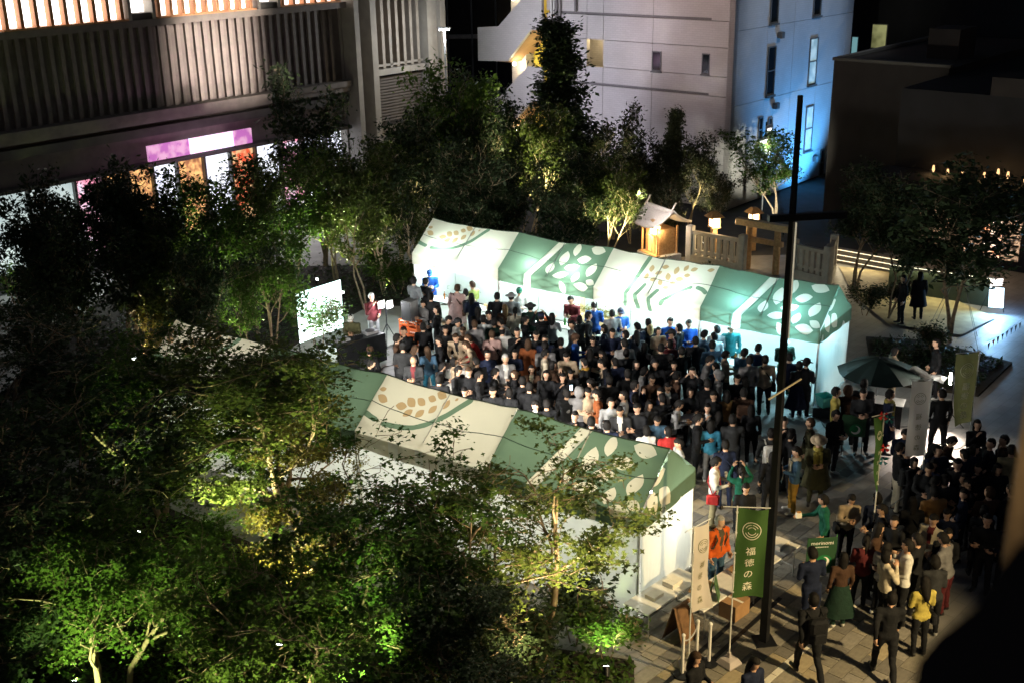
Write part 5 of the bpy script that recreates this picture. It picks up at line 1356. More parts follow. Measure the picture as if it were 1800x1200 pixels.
for k, (dx, dz, m) in enumerate(((-.05,.02,'red_cloth'), (.08,-.06,'cloth_teal'), (.04,-1.0,'cloth_teal'), (.05,-.7,'red_cloth'))):
    t = thing('pinwheel', ['red pinwheel on top of the twisted banner','teal pinwheel just under the red one','teal pinwheel low on the twisted banner','red pinwheel halfway down the twisted banner pole'][k], 'pinwheel', (P.x+dx, P.y-.08, zt+dz), 0, 'pinwheels')
    w = MB()
    for j in range(4):
        a = j*math.pi/2+.4; b = a+.7
        w.add([(0,0,0),(.11*math.cos(a),-.02,.11*math.sin(a)),(.1*math.cos(b),-.045,.1*math.sin(b)),(0,-.012,0)], [(0,1,2),(0,2,3)])
    w.build('vanes', m, t); MB().sphere((0,-.02,0), .014, n=8, rings=4).build('hub', 'white_plastic', t)

# ---- chain posts
def chain_post(P, label, h=.85):
    t = thing('chain_post', label, 'post', P, 0, 'white chain posts')
    MB().tube([(0,0,.03),(0,0,h)], .03, 10).build('shaft', 'white_plastic', t); MB().sphere((0,0,h+.02), .042, n=10, rings=6).build('knob', 'white_plastic', t)
    MB().lathe([(.17,0),(.17,.03),(.05,.06)], 16).build('base', 'black_steel', t)
def chain(A, B, label, sag=.25, z=.78):
    A, B = A+Vector((0,0,z)), B+Vector((0,0,z)); n = 22; mb = MB()
    for k in range(n):
        u0, u1 = k/n, (k+1.15)/n
        f = lambda u: A.lerp(B, u)-Vector((0,0,sag*4*u*(1-u)))
        mb.tube([f(u0), f(min(1, u1))], .011 if k%2 else .014, 5)
    tag(mb.build('chain', 'chain_grey'), label, 'chain', 'chains between posts')
cp = [(G(1199,1186),'white chain post furthest left at the bottom'), (G(1224,1160),'white chain post half behind the white banner'), (G(1246,1165),'leaning white chain post with a black foot by the table'),
      (G(1541,945),'white chain post with a round knob in the right crowd'), (G(1608,885),'white chain post beside the cream trousers'), (G(1664,835),'white chain post in front of the olive-lit banner'), (G(1712,800),'white chain post furthest right')]
for q, l in cp: chain_post(q, l)
chain(cp[0][0], cp[1][0], 'short chain between the two leftmost posts', .12); chain(cp[4][0], cp[5][0], 'chain hanging beside the man in the printed sweatshirt'); chain(cp[5][0], cp[6][0], 'chain under the olive-lit green banner'); chain(cp[3][0], cp[4][0], 'chain between the knobbed post and the cream trousers')

# ---- folding tables
def folding_table(P, rz, L, D, label, cloth=None, h=.72, group='folding tables'):
    t = thing('folding_table', label, 'table', P, rz, group)
    MB().bbox(0, L, 0, D, h-.03, h, .008).build('table_top', 'white_plastic', t)
    for x in (.12, L-.12):
        for y in (.06, D-.06): MB().tube([(x,y,0),(x,y,h-.031)], .014, 6).build('leg', 'grey_steel', t)
    MB().tube([(.12,.06,.25),(.12,D-.06,.25)], .01, 6).build('brace', 'grey_steel', t); MB().tube([(L-.12,.06,.25),(L-.12,D-.06,.25)], .01, 6).build('brace', 'grey_steel', t)
    if cloth: sheet(.02, -.012, L-.02, -.012, .08, h-.005, 3.3, 20, 6, .02).build('table_cloth', cloth, t)
    return t
a = G(1237, 1074, .72); b = G(1407, 957.5, .72); d = (b-a); Lt = d.length; az = math.atan2(d.y, d.x)
folding_table((a.x, a.y, 0), az, Lt/2-.01, .6, 'white folding table behind the green banner', None)
folding_table((a.x+d.x/2, a.y+d.y/2, 0), az, Lt/2, .6, 'white folding table right of the black column', None)
def ontab(u, v, z=.722): dn = d.normalized(); nn = Vector((-dn.y, dn.x, 0)); q = Vector((a.x, a.y, 0))+dn*u*Lt+nn*v; return Vector((q.x, q.y, z))
a2 = G(1138, 1080, .72); b2 = G(1205, 1035, .72); d2 = (b2-a2).normalized(); az2 = math.atan2(d2.y, d2.x)
folding_table((a2.x, a2.y, 0), az2, 1.8, .6, 'white folding table with a scalloped cloth in front of the tent end wall')
def on2(u, v, z=.722): nn = Vector((-d2.y, d2.x, 0)); q = Vector((a2.x, a2.y, 0))+d2*u+nn*v; return Vector((q.x, q.y, z))
def carton(P, rz, s, m, label, lid=False, cat='box', name='carton'):
    t = thing(name, label, cat, P, rz)
    x, y, z = s; w = .006; b = MB()
    b.box(-x/2, x/2, -y/2, y/2, 0, w); b.box(-x/2, -x/2+w, -y/2, y/2, w, z); b.box(x/2-w, x/2, -y/2, y/2, w, z); b.box(-x/2+w, x/2-w, -y/2, -y/2+w, w, z); b.box(-x/2+w, x/2-w, y/2-w, y/2, w, z)
    b.build('body', m, t)
    if lid: MB().box(-x/2-.004, x/2+.004, -y/2-.004, y/2+.004, z, z+.012).build('lid', m, t); MB().box(-.03, .03, -y/2-.005, y/2+.005, z+.013, z+.015).build('tape', 'paper', t)
    else:
        for s2 in (-1, 1): MB().obox((s2*(x/2+.05), 0, z+.03), (.05, 0, .03*s2*s2), (0, y/2, 0), (0, 0, .003)).build('flap', m, t)
    return t
carton(G(1290, 1078), az, (.5,.4,.34), 'cardboard', 'closed cardboard box on the paving under the table', True)
carton(ontab(.12,.36), az, (.34,.26,.16), 'cardboard', 'open cardboard tray behind the white banner')
carton(ontab(.5,.3), az, (.4,.28,.1), 'cardboard', 'shallow cardboard tray with goods beside the green banner')
carton(ontab(.9,.3), az, (.36,.26,.1), 'paper', 'white lidded box on the right end of the table', True)
carton(on2(1.2,.3), az2, (.34,.26,.09), 'paper', 'cream paper box on the table below the tent wall', True); carton(on2(.6,.3), az2, (.3,.24,.06), 'paper', 'flat paper box at the near end of the scalloped table', True)
t = thing('display_folder', 'green standing display folder on the table next to the white banner', 'display', ontab(.15,.14), az+.5)
for s in (-1, 1): MB().obox((.0, .06*s, .22), (.15, 0, 0), (0, .006, 0), (0, -.05*s, .22)).build('leaf_panel', 'folder_green', t)
MB().sphere((.03,-.1,.26), .04, .006, .04, 12, 6).build('emblem', 'print_cream', t)
t = thing('leaflet_rack', 'white rack of green leaflets on the table behind the green banner', 'leaflets', ontab(.68,.34), az)
MB().bbox(-.12,.12,-.06,.06,0,.05,.005).build('tray', 'white_plastic', t)
for k in range(5): MB().obox((-.09+.045*k, 0, .12), (.016,0,0), (0,.012,0), (0,.02,.09)).build('leaflet', ['print_lime','paper','print_lime','sign_green','paper'][k], t)
t = thing('sandwich_board', 'dark brown sandwich board leaning under the table', 'sign', G(1195,1120), az2)
for s in (-1, 1): MB().obox((0,.12*s,.4), (.25,0,0), (0,.012,0), (0,-.11*s,.38)).build('panel', 'dark_wood', t)
t = thing('wine_bucket', 'dark bucket with a glossy rim under the scalloped table', 'bucket', G(1115,1112), 0)
MB().lathe([(.13,0),(.17,.26),(.18,.27),(.165,.27),(.125,.02)], 18).build('pail', 'black_steel', t); MB().tube([(-.17,0,.26),(-.1,0,.36),(.1,0,.36),(.17,0,.26)], .006, 6).build('handle', 'grey_steel', t)

# ---- counters of the far tents with their goods
labs = ['left','second','third','right']
for k in range(4):
    i = 3-k
    for h2 in range(2):
        q = tent_pt(FO, FA, k, .12+h2*1.75, -1.28); folding_table(q, R(FA), 1.68, .5, 'white counter table %s in the %s far tent' % (['on the left','on the right'][h2], labs[i]), None, .78, 'counter tables of the far tents')
    rr = random.Random(k)
    for j in range(5):
        q = tent_pt(FO, FA, k, .4+j*.65+rr.random()*.2, -1.05+rr.random()*.12, .782)
        if j%2:
            t = thing('bottle', '%s bottle on the counter of the %s far tent' % (['amber','','green'][0] if j == 1 else 'green', labs[i]), 'bottle', q, 0, 'bottles on the counters')
            MB().lathe([(.036,0),(.038,.01),(.038,.17),(.014,.23),(.014,.29)], 12).build('glass', 'bottle_amber' if j == 1 else 'bottle_green', t); MB().lathe([(.016,.29),(.016,.31)], 10).build('cap', 'white_plastic', t)
        else: carton(q, R(FA)+rr.random(), (.3,.22,.14), ['crate_orange','paper','cardboard'][(j//2+k)%3], '%s goods box on the %s of the counter in the %s far tent' % (['orange','white','brown'][(j//2+k)%3], ['left','middle','right'][j//2], labs[i]))
t = thing('wood_plank', 'upright pale wooden plank in the green far tent', 'plank', tent_pt(FO, FA, 2, 2.35, .3), R(FA))
MB().bbox(-.09,.09,-.03,.03,0,1.75,.01).build('board', 'pale_wood', t)
t = thing('flower_display', 'low display of yellowish dried plants in the green far tent', 'plants', tent_pt(FO, FA, 2, 2.9, .2), R(FA))
MB().bbox(-.6,.9,-.15,.15,0,.85,.02).build('stand', 'pale_wood', t)
link('foliage', leaf_mesh(np.random.default_rng(3).normal(size=(500,3))*np.array([.45,.1,.09])+np.array([.15,0,.98]), .09, 'leaf_gold', T_LEAF), t)

# ---- tables inside the crowd
def high_table(P, label, h=.95):
    t = thing('standing_table', label, 'table', P, random.random(), 'standing tables in the crowd')
    MB().bbox(-.35,.35,-.3,.3,h-.03,h,.01).build('table_top', 'white_plastic', t)
    for x in (-.3,.3):
        for y in (-.25,.25): MB().tube([(x,y,0),(x,y,h-.031)], .014, 6).build('leg', 'grey_steel', t)
def cup(P, label, m='white_plastic'): tag(MB().lathe([(.026,0),(.036,.1),(.038,.102),(.034,.1),(.024,.008)], 12).build('cup', m, None, P), label, 'cup', 'cups')
def plate(P, label): tag(MB().lathe([(.05,0),(.1,.018),(.105,.022),(.098,.02),(.05,.006)], 16).build('plate', 'white_plastic', None, P), label, 'plate', 'plates')
FT = G(790, 640, .75); folding_table((FT.x-.6, FT.y-.25, 0), R(-15), 1.3, .55, 'white food table in the left part of the crowd', 'cloth_white', .75)
tp = [(FT.x-.3,FT.y-.1),(FT.x+.1,FT.y-.12),(FT.x+.4,FT.y-.25)]
for k, (x, y) in enumerate(tp):
    plate(Vector((x, y, .752)), ['plate of food at the left of the food table','plate of food in the middle of the food table','plate of food at the right of the food table'][k])
    tag(MB().sphere((0,0,.03), .06, .05, .03, 8, 5).build('food', 'food_brown', None, (x, y, .775)), ['brown food on the left plate','brown food on the middle plate','brown food on the right plate'][k], 'food', 'food on plates')
for px, py, lab in ((1018,668,'standing table below the phone light'), (1060,748,'standing table with cups above the green tent ridge'), (1215,735,'standing table with plates in front of the blue top'), (1085,612,'standing table in the centre of the crowd')):
    q = G(px, py, .95); high_table(Vector((q.x, q.y, 0)), lab)
    for j in range(3 if 'cups' in lab else 0): cup(Vector((q.x-.2+.17*j, q.y-.12+.1*(j%2), .951)), '%s cup on the %s' % (['left','middle','right'][j], lab))
def held(px, py, z, build, label, cat): pass
q = G(1003, 676, 1.45)+Vector((0,-.2,0)); t = thing('smartphone', 'glowing smartphone held by the smiling long haired woman', 'phone', q, .3)
MB().bbox(-.045,.045,-.008,.008,-.07,.09,.004).build('case', 'black_steel', t); MB().box(-.04,.04,.009,.011,-.065,.085).build('screen', emit('screen_blue', (.6,.85,1), 4), t)
MB().box(-.04,.04,-.011,-.009,-.065,.085).build('screen', 'screen_blue', t)
q = G(1224, 748, 1.3)+Vector((0,-.1,0)); t = thing('booklet', 'open white booklet held near the grey hoodie', 'booklet', q, .5)
for s in (-1, 1): MB().obox((.07*s,0,.0), (.07,0,.012), (0,.1,.05), (0,0,.003)).build('page', 'paper', t)
q = G(1277, 843, 1.15); plate(q, 'white plate held by the man in the white jacket'); q = G(1276, 836, 1.2); cup(q, 'white cup over the plate of the man in the white jacket')
q = G(1114, 741, 1.1); cup(q, 'white cup held by the man in the printed sweatshirt'); q = G(1404, 905, 1.22); t = thing('paper_bag', 'small paper bag of food held by the person in green', 'food', q)
MB().bbox(-.06,.06,-.04,.04,-.05,.07,.01).build('bag', 'paper', t); MB().sphere((0,0,.08), .05, .035, .03, 8, 5).build('snack', 'food_brown', t)
q = G(1483, 920, .85); t = thing('lime_bag', 'bright lime green bag with black print', 'bag', q, .3)
MB().bbox(-.13,.13,-.04,.04,-.3,.1,.02).build('body', 'print_lime', t); MB().tube([(-.07,0,.1),(-.05,0,.2),(.05,0,.2),(.07,0,.1)], .008, 6).build('handle', 'print_lime', t); MB().box(-.08,.08,-.044,-.041,-.24,-.18).build('print', 'black_steel', t)

# ---- green menu boards
def menu_board(P, rz, w, h, z, label, txt=None):
    t = thing('menu_board', label, 'sign', P, rz, 'green menu boards')
    MB().bbox(-w/2,w/2,-.015,.015,z,z+h,.004).build('panel', 'sign_green', t)
    for s in (-1, 1): MB().tube([(s*w*.4,.02,z+h*.9),(s*w*.42,.2 if z < .3 else .02,0)], .012, 6).build('leg', 'black_steel', t)
    r = w*.2; cz = z+h*.32
    MB().add([(r*1.35*math.cos(2*math.pi*k/24)+.06, -.018, cz+r*1.35*math.sin(2*math.pi*k/24)) for k in range(24)], [tuple(range(24))]).build('disc', mat('disc_green_%d' % int(P.x*100), (.01,.16,.05), .7, .05), t)
    mo = MB(); o = [(r*math.cos(R(a)), r*math.sin(R(a))) for a in range(-150, 91, 10)]; i = [(.25*r+.8*r*math.cos(R(a)), .18*r+.85*r*math.sin(R(a))) for a in range(100, -166, -11)]
    i = [(-.22*r+.78*r*math.cos(R(a)), .2*r+.78*r*math.sin(R(a))) for a in range(80, -141, -10)]
    pl = o+i; mo.add([(x+.05, -.021, cz+y) for x, y in pl], [tuple(range(len(pl)))]); mo.build('moon', 'print_white', t)
    if txt:
        for s_, zz, tx in ((w*.19, z+h*.86, txt), (w*.055, z+h*.76, 'BREWING')):
            if tx == 'BREWING': continue
            me = textmesh(tx, s_); me.materials.clear(); me.materials.append(MATS['print_white']); link('lettering', me, t, (0,-.02,zz), rot=(R(90),0,0))
        for k in range(7): MB().box(-w*.22+k*w*.065, -w*.185+k*w*.065, -.02, -.017, z+h*.735, z+h*.76).build('small_print', 'print_white', t)
menu_board(G(1437, 1052), R(4), .62, .82, .62, 'green menu board with a white crescent behind the navy jacket', 'morinomi')
menu_board(G(1496, 800), R(-10), .6, .6, .55, 'second green board with a crescent by the twisted banner')

# ---- parasol and stall under it
P = G(1536, 738); zt = zat(P, 628)
t = thing('parasol', 'dark green parasol over the dim stall', 'parasol', P)
MB().tube([(0,0,0),(0,0,zt)], .022, 8).build('pole', 'grey_steel', t); MB().lathe([(.26,0),(.26,.06),(.05,.1)], 16).build('base', 'black_steel', t)
c = MB(); n = 8; rr, hh = 1.12, .42
for k in range(n):
    a0, a1 = 2*math.pi*k/n+.3, 2*math.pi*(k+1)/n+.3; N_ = 5; b0 = len(c.v)
    for i in range(N_+1):
        for j in range(3):
            u = i/N_; v = j/2; a = a0+(a1-a0)*v; r = rr*u*(1-.06*math.sin(math.pi*v)*u); c.v.append((r*math.cos(a), r*math.sin(a), zt-hh*u**1.5-.04*math.sin(math.pi*v)*u))
    for i in range(N_):
        for j in range(2): q = b0+i*3+j; c.f.append((q, q+3, q+4, q+1)); c.m.append(0)
c.build('canopy', 'umbrella_green', t)
for k in range(n):
    a0 = 2*math.pi*k/n+.3; MB().tube([(0,0,zt-.04),(rr*.5*math.cos(a0),rr*.5*math.sin(a0),zt-hh*.37-.02),(rr*.98*math.cos(a0),rr*.98*math.sin(a0),zt-hh-.02)], .007, 5).build('rib', 'grey_steel', t)
folding_table(G(1490, 745), R(-25), 1.4, .6, 'small table with a black cloth under the parasol', 'cloth_black', .75)
t = thing('plastic_tub', 'translucent teal tub on a black crate by the tent corner post', 'tub', G(1447, 730), -.4)
MB().lathe([(.2,.3),(.27,.62),(.29,.63),(.27,.6),(.19,.31)], 4).build('tub', mat('tub_teal', (.1,.4,.35), .3, .1), t); MB().bbox(-.28,.28,-.2,.2,0,.29,.02).build('crate', 'black_steel', t)
# ---- bright work lamp by the banners
P = G(1668, 752); zl = zat(P, 664)
t = thing('flood_lamp', 'blazing flood lamp on a stand between the white and the olive-lit banner', 'lamp', P)
MB().tube([(0,0,.3),(0,0,zl)], .016, 8).build('pole', 'black_steel', t)
for k in range(3): a0 = k*2.1; MB().tube([(0,0,.45),(.4*math.cos(a0),.4*math.sin(a0),0)], .012, 6).build('leg', 'black_steel', t)
MB().obox((0,0,zl), (.12,0,.0), (0,.05,0), (0,0,.09)).build('head', 'black_steel', t); MB().obox((-.135,-.03,zl), (.02,-.02,.0), (.025,.08,0), (0,0,.14)).build('lens', emit('lens_hot', (1,.95,.85), 60), t)
light('SPOT', t, (-.2,-.03,zl), 1500, (1,.8,.66), .06, (-.75,-.9,0), 75, .6)
light('POINT', t, (-.3,-.06,zl+.16), 160, (1,.9,.75), .05)
t = thing('tarp_strip', 'crumpled white cloth strip lit by the flood lamp', 'cloth', (0,0,0))
q0, q1 = Vector((P.x-1.15, P.y+.1, zl+.32)), Vector((P.x-.24, P.y-.05, zl+.02)); mb = MB()
for i in range(13):
    for j in range(4):
        u = i/12; q = q0.lerp(q1, u)+Vector((.03*math.sin(u*20), .1*j+.03*math.sin(u*13+j), -.1*j+.05*math.sin(u*9))); mb.v.append(tuple(q))
for i in range(12):
    for j in range(3): a_ = i*4+j; mb.f.append((a_, a_+1, a_+5, a_+4)); mb.m.append(0)
mb.build('cloth', 'cloth_white', t, smooth=True)

# ---- DJ corner
q = G(605, 592); t = thing('projection_screen', 'blazing white projection screen left of the DJ', 'screen', (q.x-uB.x*1.9, q.y-uB.y*1.9, 0), A_B)
MB().box(0, 1.9, -.02, .0, .35, 2.02).build('screen_sheet', emit('screen_white', (.9,1,.96), 3.2, (.55,.95,.85), .5), t)
for x in (-.02, 1.92): MB().tube([(x,0,0),(x,0,2.04)], .02, 8).build('stand', 'black_steel', t)
MB().tube([(-.04,0,2.04),(1.94,0,2.04)], .018, 8).build('top_bar', 'black_steel', t)
light('AREA', t, (.95, -.1, 1.2), 160, (.85,1,.97), 1.7, (.95,-3,.9), size_y=1.4)
q = G(628, 640); t = thing('dj_table', 'black draped DJ table piled with equipment', 'table', q, A_B-R(10))
MB().bbox(-.9,.9,-.35,.35,.86,.92,.01).build('table_top', 'black_steel', t); sheet(-.9,-.355,.9,-.355,.02,.88,2.2,24,8,.04).build('drape', 'cloth_black', t); sheet(.905,-.35,.905,.35,.02,.88,4.2,10,8,.03).build('drape', 'cloth_black', t)
for i, (x, lab) in enumerate(((-.5,'turntable on the left of the DJ table'),(.55,'turntable on the right of the DJ table'))):
    w = q+Matrix.Rotation(A_B-R(10), 3, 'Z') @ Vector((x, 0, .921)); u = thing('turntable', lab, 'turntable', w, A_B-R(10), 'turntables')
    MB().bbox(-.22,.22,-.17,.17,0,.08,.01).build('plinth', 'speaker_grey', u); MB().lathe([(.15,.082),(.15,.095)], 24).build('platter', 'black_steel', u); MB().tube([(.17,.1,.11),(.16,-.06,.11),(.1,-.1,.1)], .008, 6).build('tone_arm', 'grey_steel', u)
w = q+Matrix.Rotation(A_B-R(10), 3, 'Z') @ Vector((.02, 0, .921)); u = thing('mixer', 'mixing desk between the turntables', 'mixer', w, A_B-R(10))
MB().bbox(-.16,.16,-.18,.18,0,.09,.01).build('case', 'black_steel', u)
for k in range(12): MB().lathe([(.013,.09),(.011,.115)], 8, (-.11+.07*(k%4), -.1+.09*(k//4), 0)).build('knob', 'speaker_grey', u)
for k, (x, y) in enumerate(((.86,.2),(.3,.28))): w = q+Matrix.Rotation(A_B-R(10), 3, 'Z') @ Vector((x, y, .921)); cup(w, ['tall white cup at the right end of the DJ table','white cup in the middle of the DJ table'][k])
def speaker(P, rz, label):
    t = thing('loudspeaker', label, 'speaker', P, rz)
    MB().bbox(-.2,.2,-.2,.2,0,.66,.02).build('cabinet', 'speaker_grey', t); MB().bbox(-.19,.19,-.215,-.201,.02,.64,.005).build('grille', 'speaker_black', t); MB().tube([(-.05,.1,.66),(-.05,.1,.7),(.05,.1,.7),(.05,.1,.66)], .01, 6).build('handle', 'speaker_black', t)
def crate():
    t = thing('bottle_crate', 'x', 'crate', (0,0,0), 0, 'orange bottle crates')
    b = MB(); W_, D_, H_ = .36, .3, .33
    b.box(-W_/2,W_/2,-D_/2,D_/2,0,.02); 
    for x in (-W_/2, W_/2-.03):
        for y in (-D_/2, D_/2-.03): b.box(x,x+.03,y,y+.03,.021,H_)
    b.build('frame', 'crate_orange', t)
    for z0, z1 in ((.03,.09),(.16,.2),(.26,.33)):
        for y in (-D_/2+.004, D_/2-.016): MB().box(-W_/2+.031,W_/2-.031,y,y+.012,z0,z1).build('rail', 'crate_orange', t)
        for x in (-W_/2+.004, W_/2-.016): MB().box(x,x+.012,-D_/2+.031,D_/2-.031,z0,z1).build('rail', 'crate_orange', t)
    for k in range(4): MB().box(-.1+k*.055,-.07+k*.055,-D_/2-.002,-D_/2+.003,.275,.31).build('print', 'print_white', t)
    return t
q = G(724, 612); c0 = crate(); first = True; ca = A_A+R(8)
for zz in range(3):
    for xx in range(2):
        c_ = c0 if first else copy_tree(c0); first = False
        w = q+Matrix.Rotation(ca, 3, 'Z') @ Vector((-.185+.37*xx, 0, 0)); c_.location = (w.x, w.y, .335*zz); c_.rotation_euler = (0,0,ca)
        c_['label'] = '%s orange bottle crate in the %s column under the loudspeaker' % (['bottom','middle','top'][zz], ['left','right'][xx])
speaker((q.x, q.y, 1.006), ca, 'big grey loudspeaker on top of the orange crates')
P = G(682, 606); t = thing('stage_light_stand', 'tripod with two white lamp heads left of the crates', 'lamp', P)
MB().tube([(0,0,.5),(0,0,1.35)], .018, 8).build('pole', 'black_steel', t)
for k in range(3): a0 = k*2.1+.5; MB().tube([(0,0,.75),(.38*math.cos(a0),.38*math.sin(a0),0)], .014, 6).build('leg', 'black_steel', t)
for s in (-1, 1): MB().obox((.14*s,-.02,1.42), (.1,0,.02), (0,.07,0), (0,0,.12)).build('lamp_head', 'white_plastic', t); MB().obox((.14*s,-.1,1.42), (.07,0,0), (0,.004,0), (0,0,.07)).build('lens', emit('stage_lens_%d' % (s+1), (.9,.95,1), 5), t)
light('POINT', t, (.1,-.35,1.5), 130, (.95,.97,1), .15)

# ---- little shrine, gate, stone fence, lanterns
q = G(1158, 458); t = thing('small_shrine', 'small wooden shrine with a pale curved roof glowing inside', 'shrine', q, R(-62)); t.scale = (.62,.62,.72)
MB().bbox(-1.1,1.1,-1.0,1.0,0,.5,.03).build('stone_base', 'fence_stone', t)
MB().box(-.75,.75,-.55,.7,.5,1.95).build('wooden_body', 'wood', t)
for x in (-.85,.85):
    for y in (-.75,.78): MB().bbox(x-.06,x+.06,y-.06,y+.06,.5,2.1,.01).build('pillar', 'wood', t)
MB().box(-.4,.4,-.58,-.552,.6,1.7).build('door', emit('shrine_glow', (1,.6,.2), 1.2), t)
MB().box(-1.0,1.0,-.95,-.6,.5,.56).build('veranda', 'wood', t)
rf = MB(); N_ = 14; M_ = 8
for i in range(N_+1):
    u = i/N_*2-1; x = u*1.5
    for j in range(M_+1):
        v = j/M_*2-1; y = v*1.45; z = 2.95-.85*abs(v)**.75+.22*abs(u)**2.2+.12*abs(v)**4; rf.v.append((x, y, z))
nn = len(rf.v); rf.v += [(x, y, z-.09) for x, y, z in rf.v]
for i in range(N_):
    for j in range(M_): a_ = i*(M_+1)+j; rf.f += [(a_, a_+M_+1, a_+M_+2, a_+1), (nn+a_+1, nn+a_+M_+2, nn+a_+M_+1, nn+a_)]; rf.m += [0, 0]
for i in range(N_):
    for j, s in ((0,1),(M_,0)): a_ = i*(M_+1)+j; b_ = a_+M_+1; rf.f.append((a_, nn+a_, nn+b_, b_) if s else (a_, b_, nn+b_, nn+a_)); rf.m.append(0)
for j in range(M_):
    for i, s in ((0,0),(N_,1)): a_ = i*(M_+1)+j; b_ = a_+1; rf.f.append((a_, nn+a_, nn+b_, b_) if s else (a_, b_, nn+b_, nn+a_)); rf.m.append(0)
r_ = rf.build('roof', 'shrine_roof', t, smooth=True); MB().bbox(-1.45,1.45,-.1,.1,2.92,3.12,.03).build('ridge_beam', 'shrine_roof', r_)
for s in (-1, 1): MB().obox((1.4*s,0,3.25), (.05,0,0), (0,.04,.0), (0,.22,.28)).build('finial', 'shrine_roof', r_)
light('POINT', t, (0,-1.0,1.5), 60, (1,.66,.28), .15); light('POINT', t, (.7,-1.2,.9), 30, (1,.66,.28), .15)
light('SPOT', t, (2.2,-3.2,4.6), 900, (1,.9,.85), .15, (0,0,2.4), 55, .5)
def lantern(P, h, label, E=120):
    t = thing('lantern_post', label, 'lantern', P, .3, 'wooden lantern posts')
    MB().bbox(-.11,.11,-.11,.11,0,h,.01).build('post', 'wood', t); MB().bbox(-.2,.2,-.2,.2,h,h+.06,.01).build('tray', 'wood', t)
    MB().box(-.15,.15,-.15,.15,h+.061,h+.42).build('light_box', emit('lantern_%d' % int(P.x*100), (1,.75,.42), 7), t)
    for x in (-.16,.16):
        for y in (-.16,.16): MB().box(x-.018,x+.018,y-.018,y+.018,h+.06,h+.43).build('corner_bar', 'wood', t)
    MB().add([(-.32,-.32,h+.44),(.32,-.32,h+.44),(.32,.32,h+.44),(-.32,.32,h+.44),(-.1,-.1,h+.66),(.1,-.1,h+.66),(.1,.1,h+.66),(-.1,.1,h+.66)], [(3,2,1,0),(4,5,6,7),(0,1,5,4),(1,2,6,5),(2,3,7,6),(3,0,4,7)]).build('roof', 'wood', t)
    light('POINT', t, (0,-.4,h+.2), E, (1,.72,.36), .15)
P = G(1253, 455); lantern(P, zat(P, 400), 'glowing wooden lantern post between shrine and gate')
P = G(1150, 462); lantern(P, 1.15, 'low glowing lantern right in front of the shrine', 60)
P = G(1322, 440); lantern(P, zat(P, 392), 'dim wooden lantern top behind the gate', 10)
# torii-like gate
A_ = G(1313, 472); B_ = G(1363, 482); d = (B_-A_); az_ = math.atan2(d.y, d.x)
t = thing('shrine_gate', 'plain wooden shrine gate behind the right green tent', 'gate', A_, az_); Lg = d.length; zg = zat(A_, 408)+.25
for x in (0, Lg): MB().tube([(x,0,0),(x*.98+.02,0,zg)], [.14,.125], 14).build('pillar', 'wood', t)
MB().bbox(-.55,Lg+.55,-.14,.14,zg,zg+.26,.02).build('top_beam', 'pale_wood', t); MB().bbox(-.25,Lg+.25,-.07,.07,zg-.62,zg-.42,.01).build('tie_beam', 'wood', t)
def stone_fence(A, B, label, n):
    d = B-A; t = thing('stone_fence', label, 'fence', A, math.atan2(d.y, d.x), 'stone fences round the shrine'); L = d.length
    MB().box(0,L,-.14,.14,0,.38).build('base', 'fence_stone', t); MB().box(.0,L,-.08,.08,1.22,1.36).build('rail', 'fence_stone', t); MB().box(.0,L,-.06,.06,.5,.6).build('rail', 'fence_stone', t)
    pk = MB().bbox(-.085,.085,-.075,.075,.38,1.215,.012).mesh('picket', 'fence_stone')
    for k in range(n): link('picket', pk, t, ((k+.5)*L/n, 0, 0))
    for x in (.0, L): MB().bbox(x-.14,x+.14,-.15,.15,0,1.55,.03).build('end_post', 'fence_stone', t)
stone_fence(G(1212, 462), G(1303, 480), 'pale stone fence left of the gate', 8); stone_fence(G(1392, 488), G(1452, 503), 'pale stone fence right of the gate', 6)
stone_fence(G(1455, 500), G(1462, 480), 'short stone fence turning back behind the tent end', 4)
# ---- terrace, rail light, sign and flags on the right
dk = MB(); A_ = G(1470, 470); dkp = [G(1475,470), G(1570,480), G(1750,560), G(1690,590), G(1560,570), G(1500,520)]
dk.add([(p.x, p.y, .03) for p in dkp], [tuple(reversed(range(len(dkp))))]); struct(dk.build('deck', 'deck'))
A_, B_ = G(1560, 512), G(1742, 540); d = B_-A_
t = thing('planter_wall', 'dark green low wall with a glowing handrail along the deck', 'wall', A_, math.atan2(d.y, d.x)); L = d.length
MB().box(0,L,0,.3,0,.9).build('wall', mat('wall_green', (.05,.07,.05), .6, .1), t); MB().box(0,L,.02,.1,1.02,1.06).build('handrail', 'grey_steel', t)
MB().box(0,L,.03,.09,1.0,1.019).build('glow_strip', emit('led_warm', (1,.95,.65), 3), t)
for k in range(6): MB().tube([(k*L/5,.06,.9),(k*L/5,.06,1.02)], .015, 6).build('baluster', 'grey_steel', t)
light('AREA', t, (L/2,-.05,.98), 40, (1,.9,.5), L, (L/2,-1.2,0), size_y=.1)
t = thing('entrance_steps', 'low steps edged with warm light left of the deck', 'steps', G(1478, 462), A_A)
for k in range(3): MB().box(-.6,2.2,k*.3,k*.3+.3,0,.12*(k+1)).build('step', 'concrete', t); MB().box(-.55,2.15,k*.3-.012,k*.3-.002,.12*k+.08,.12*k+.1).build('step_light', emit('step_%d' % k, (1,.85,.55), 2.5), t)
light('AREA', t, (.8,-.3,.6), 35, (1,.82,.5), 2.2, (.8,-1.5,0), size_y=.2)
P = G(1745, 548); t = thing('easel_sign', 'glowing blue white sign on a black easel at the deck end', 'sign', P, R(-20))
for x, y in ((-.35,0),(.3,0),(0,.5)): MB().tube([(x*1.2,y,0),(x*.2,y*.2,1.15)], .014, 6).build('leg', 'black_steel', t)
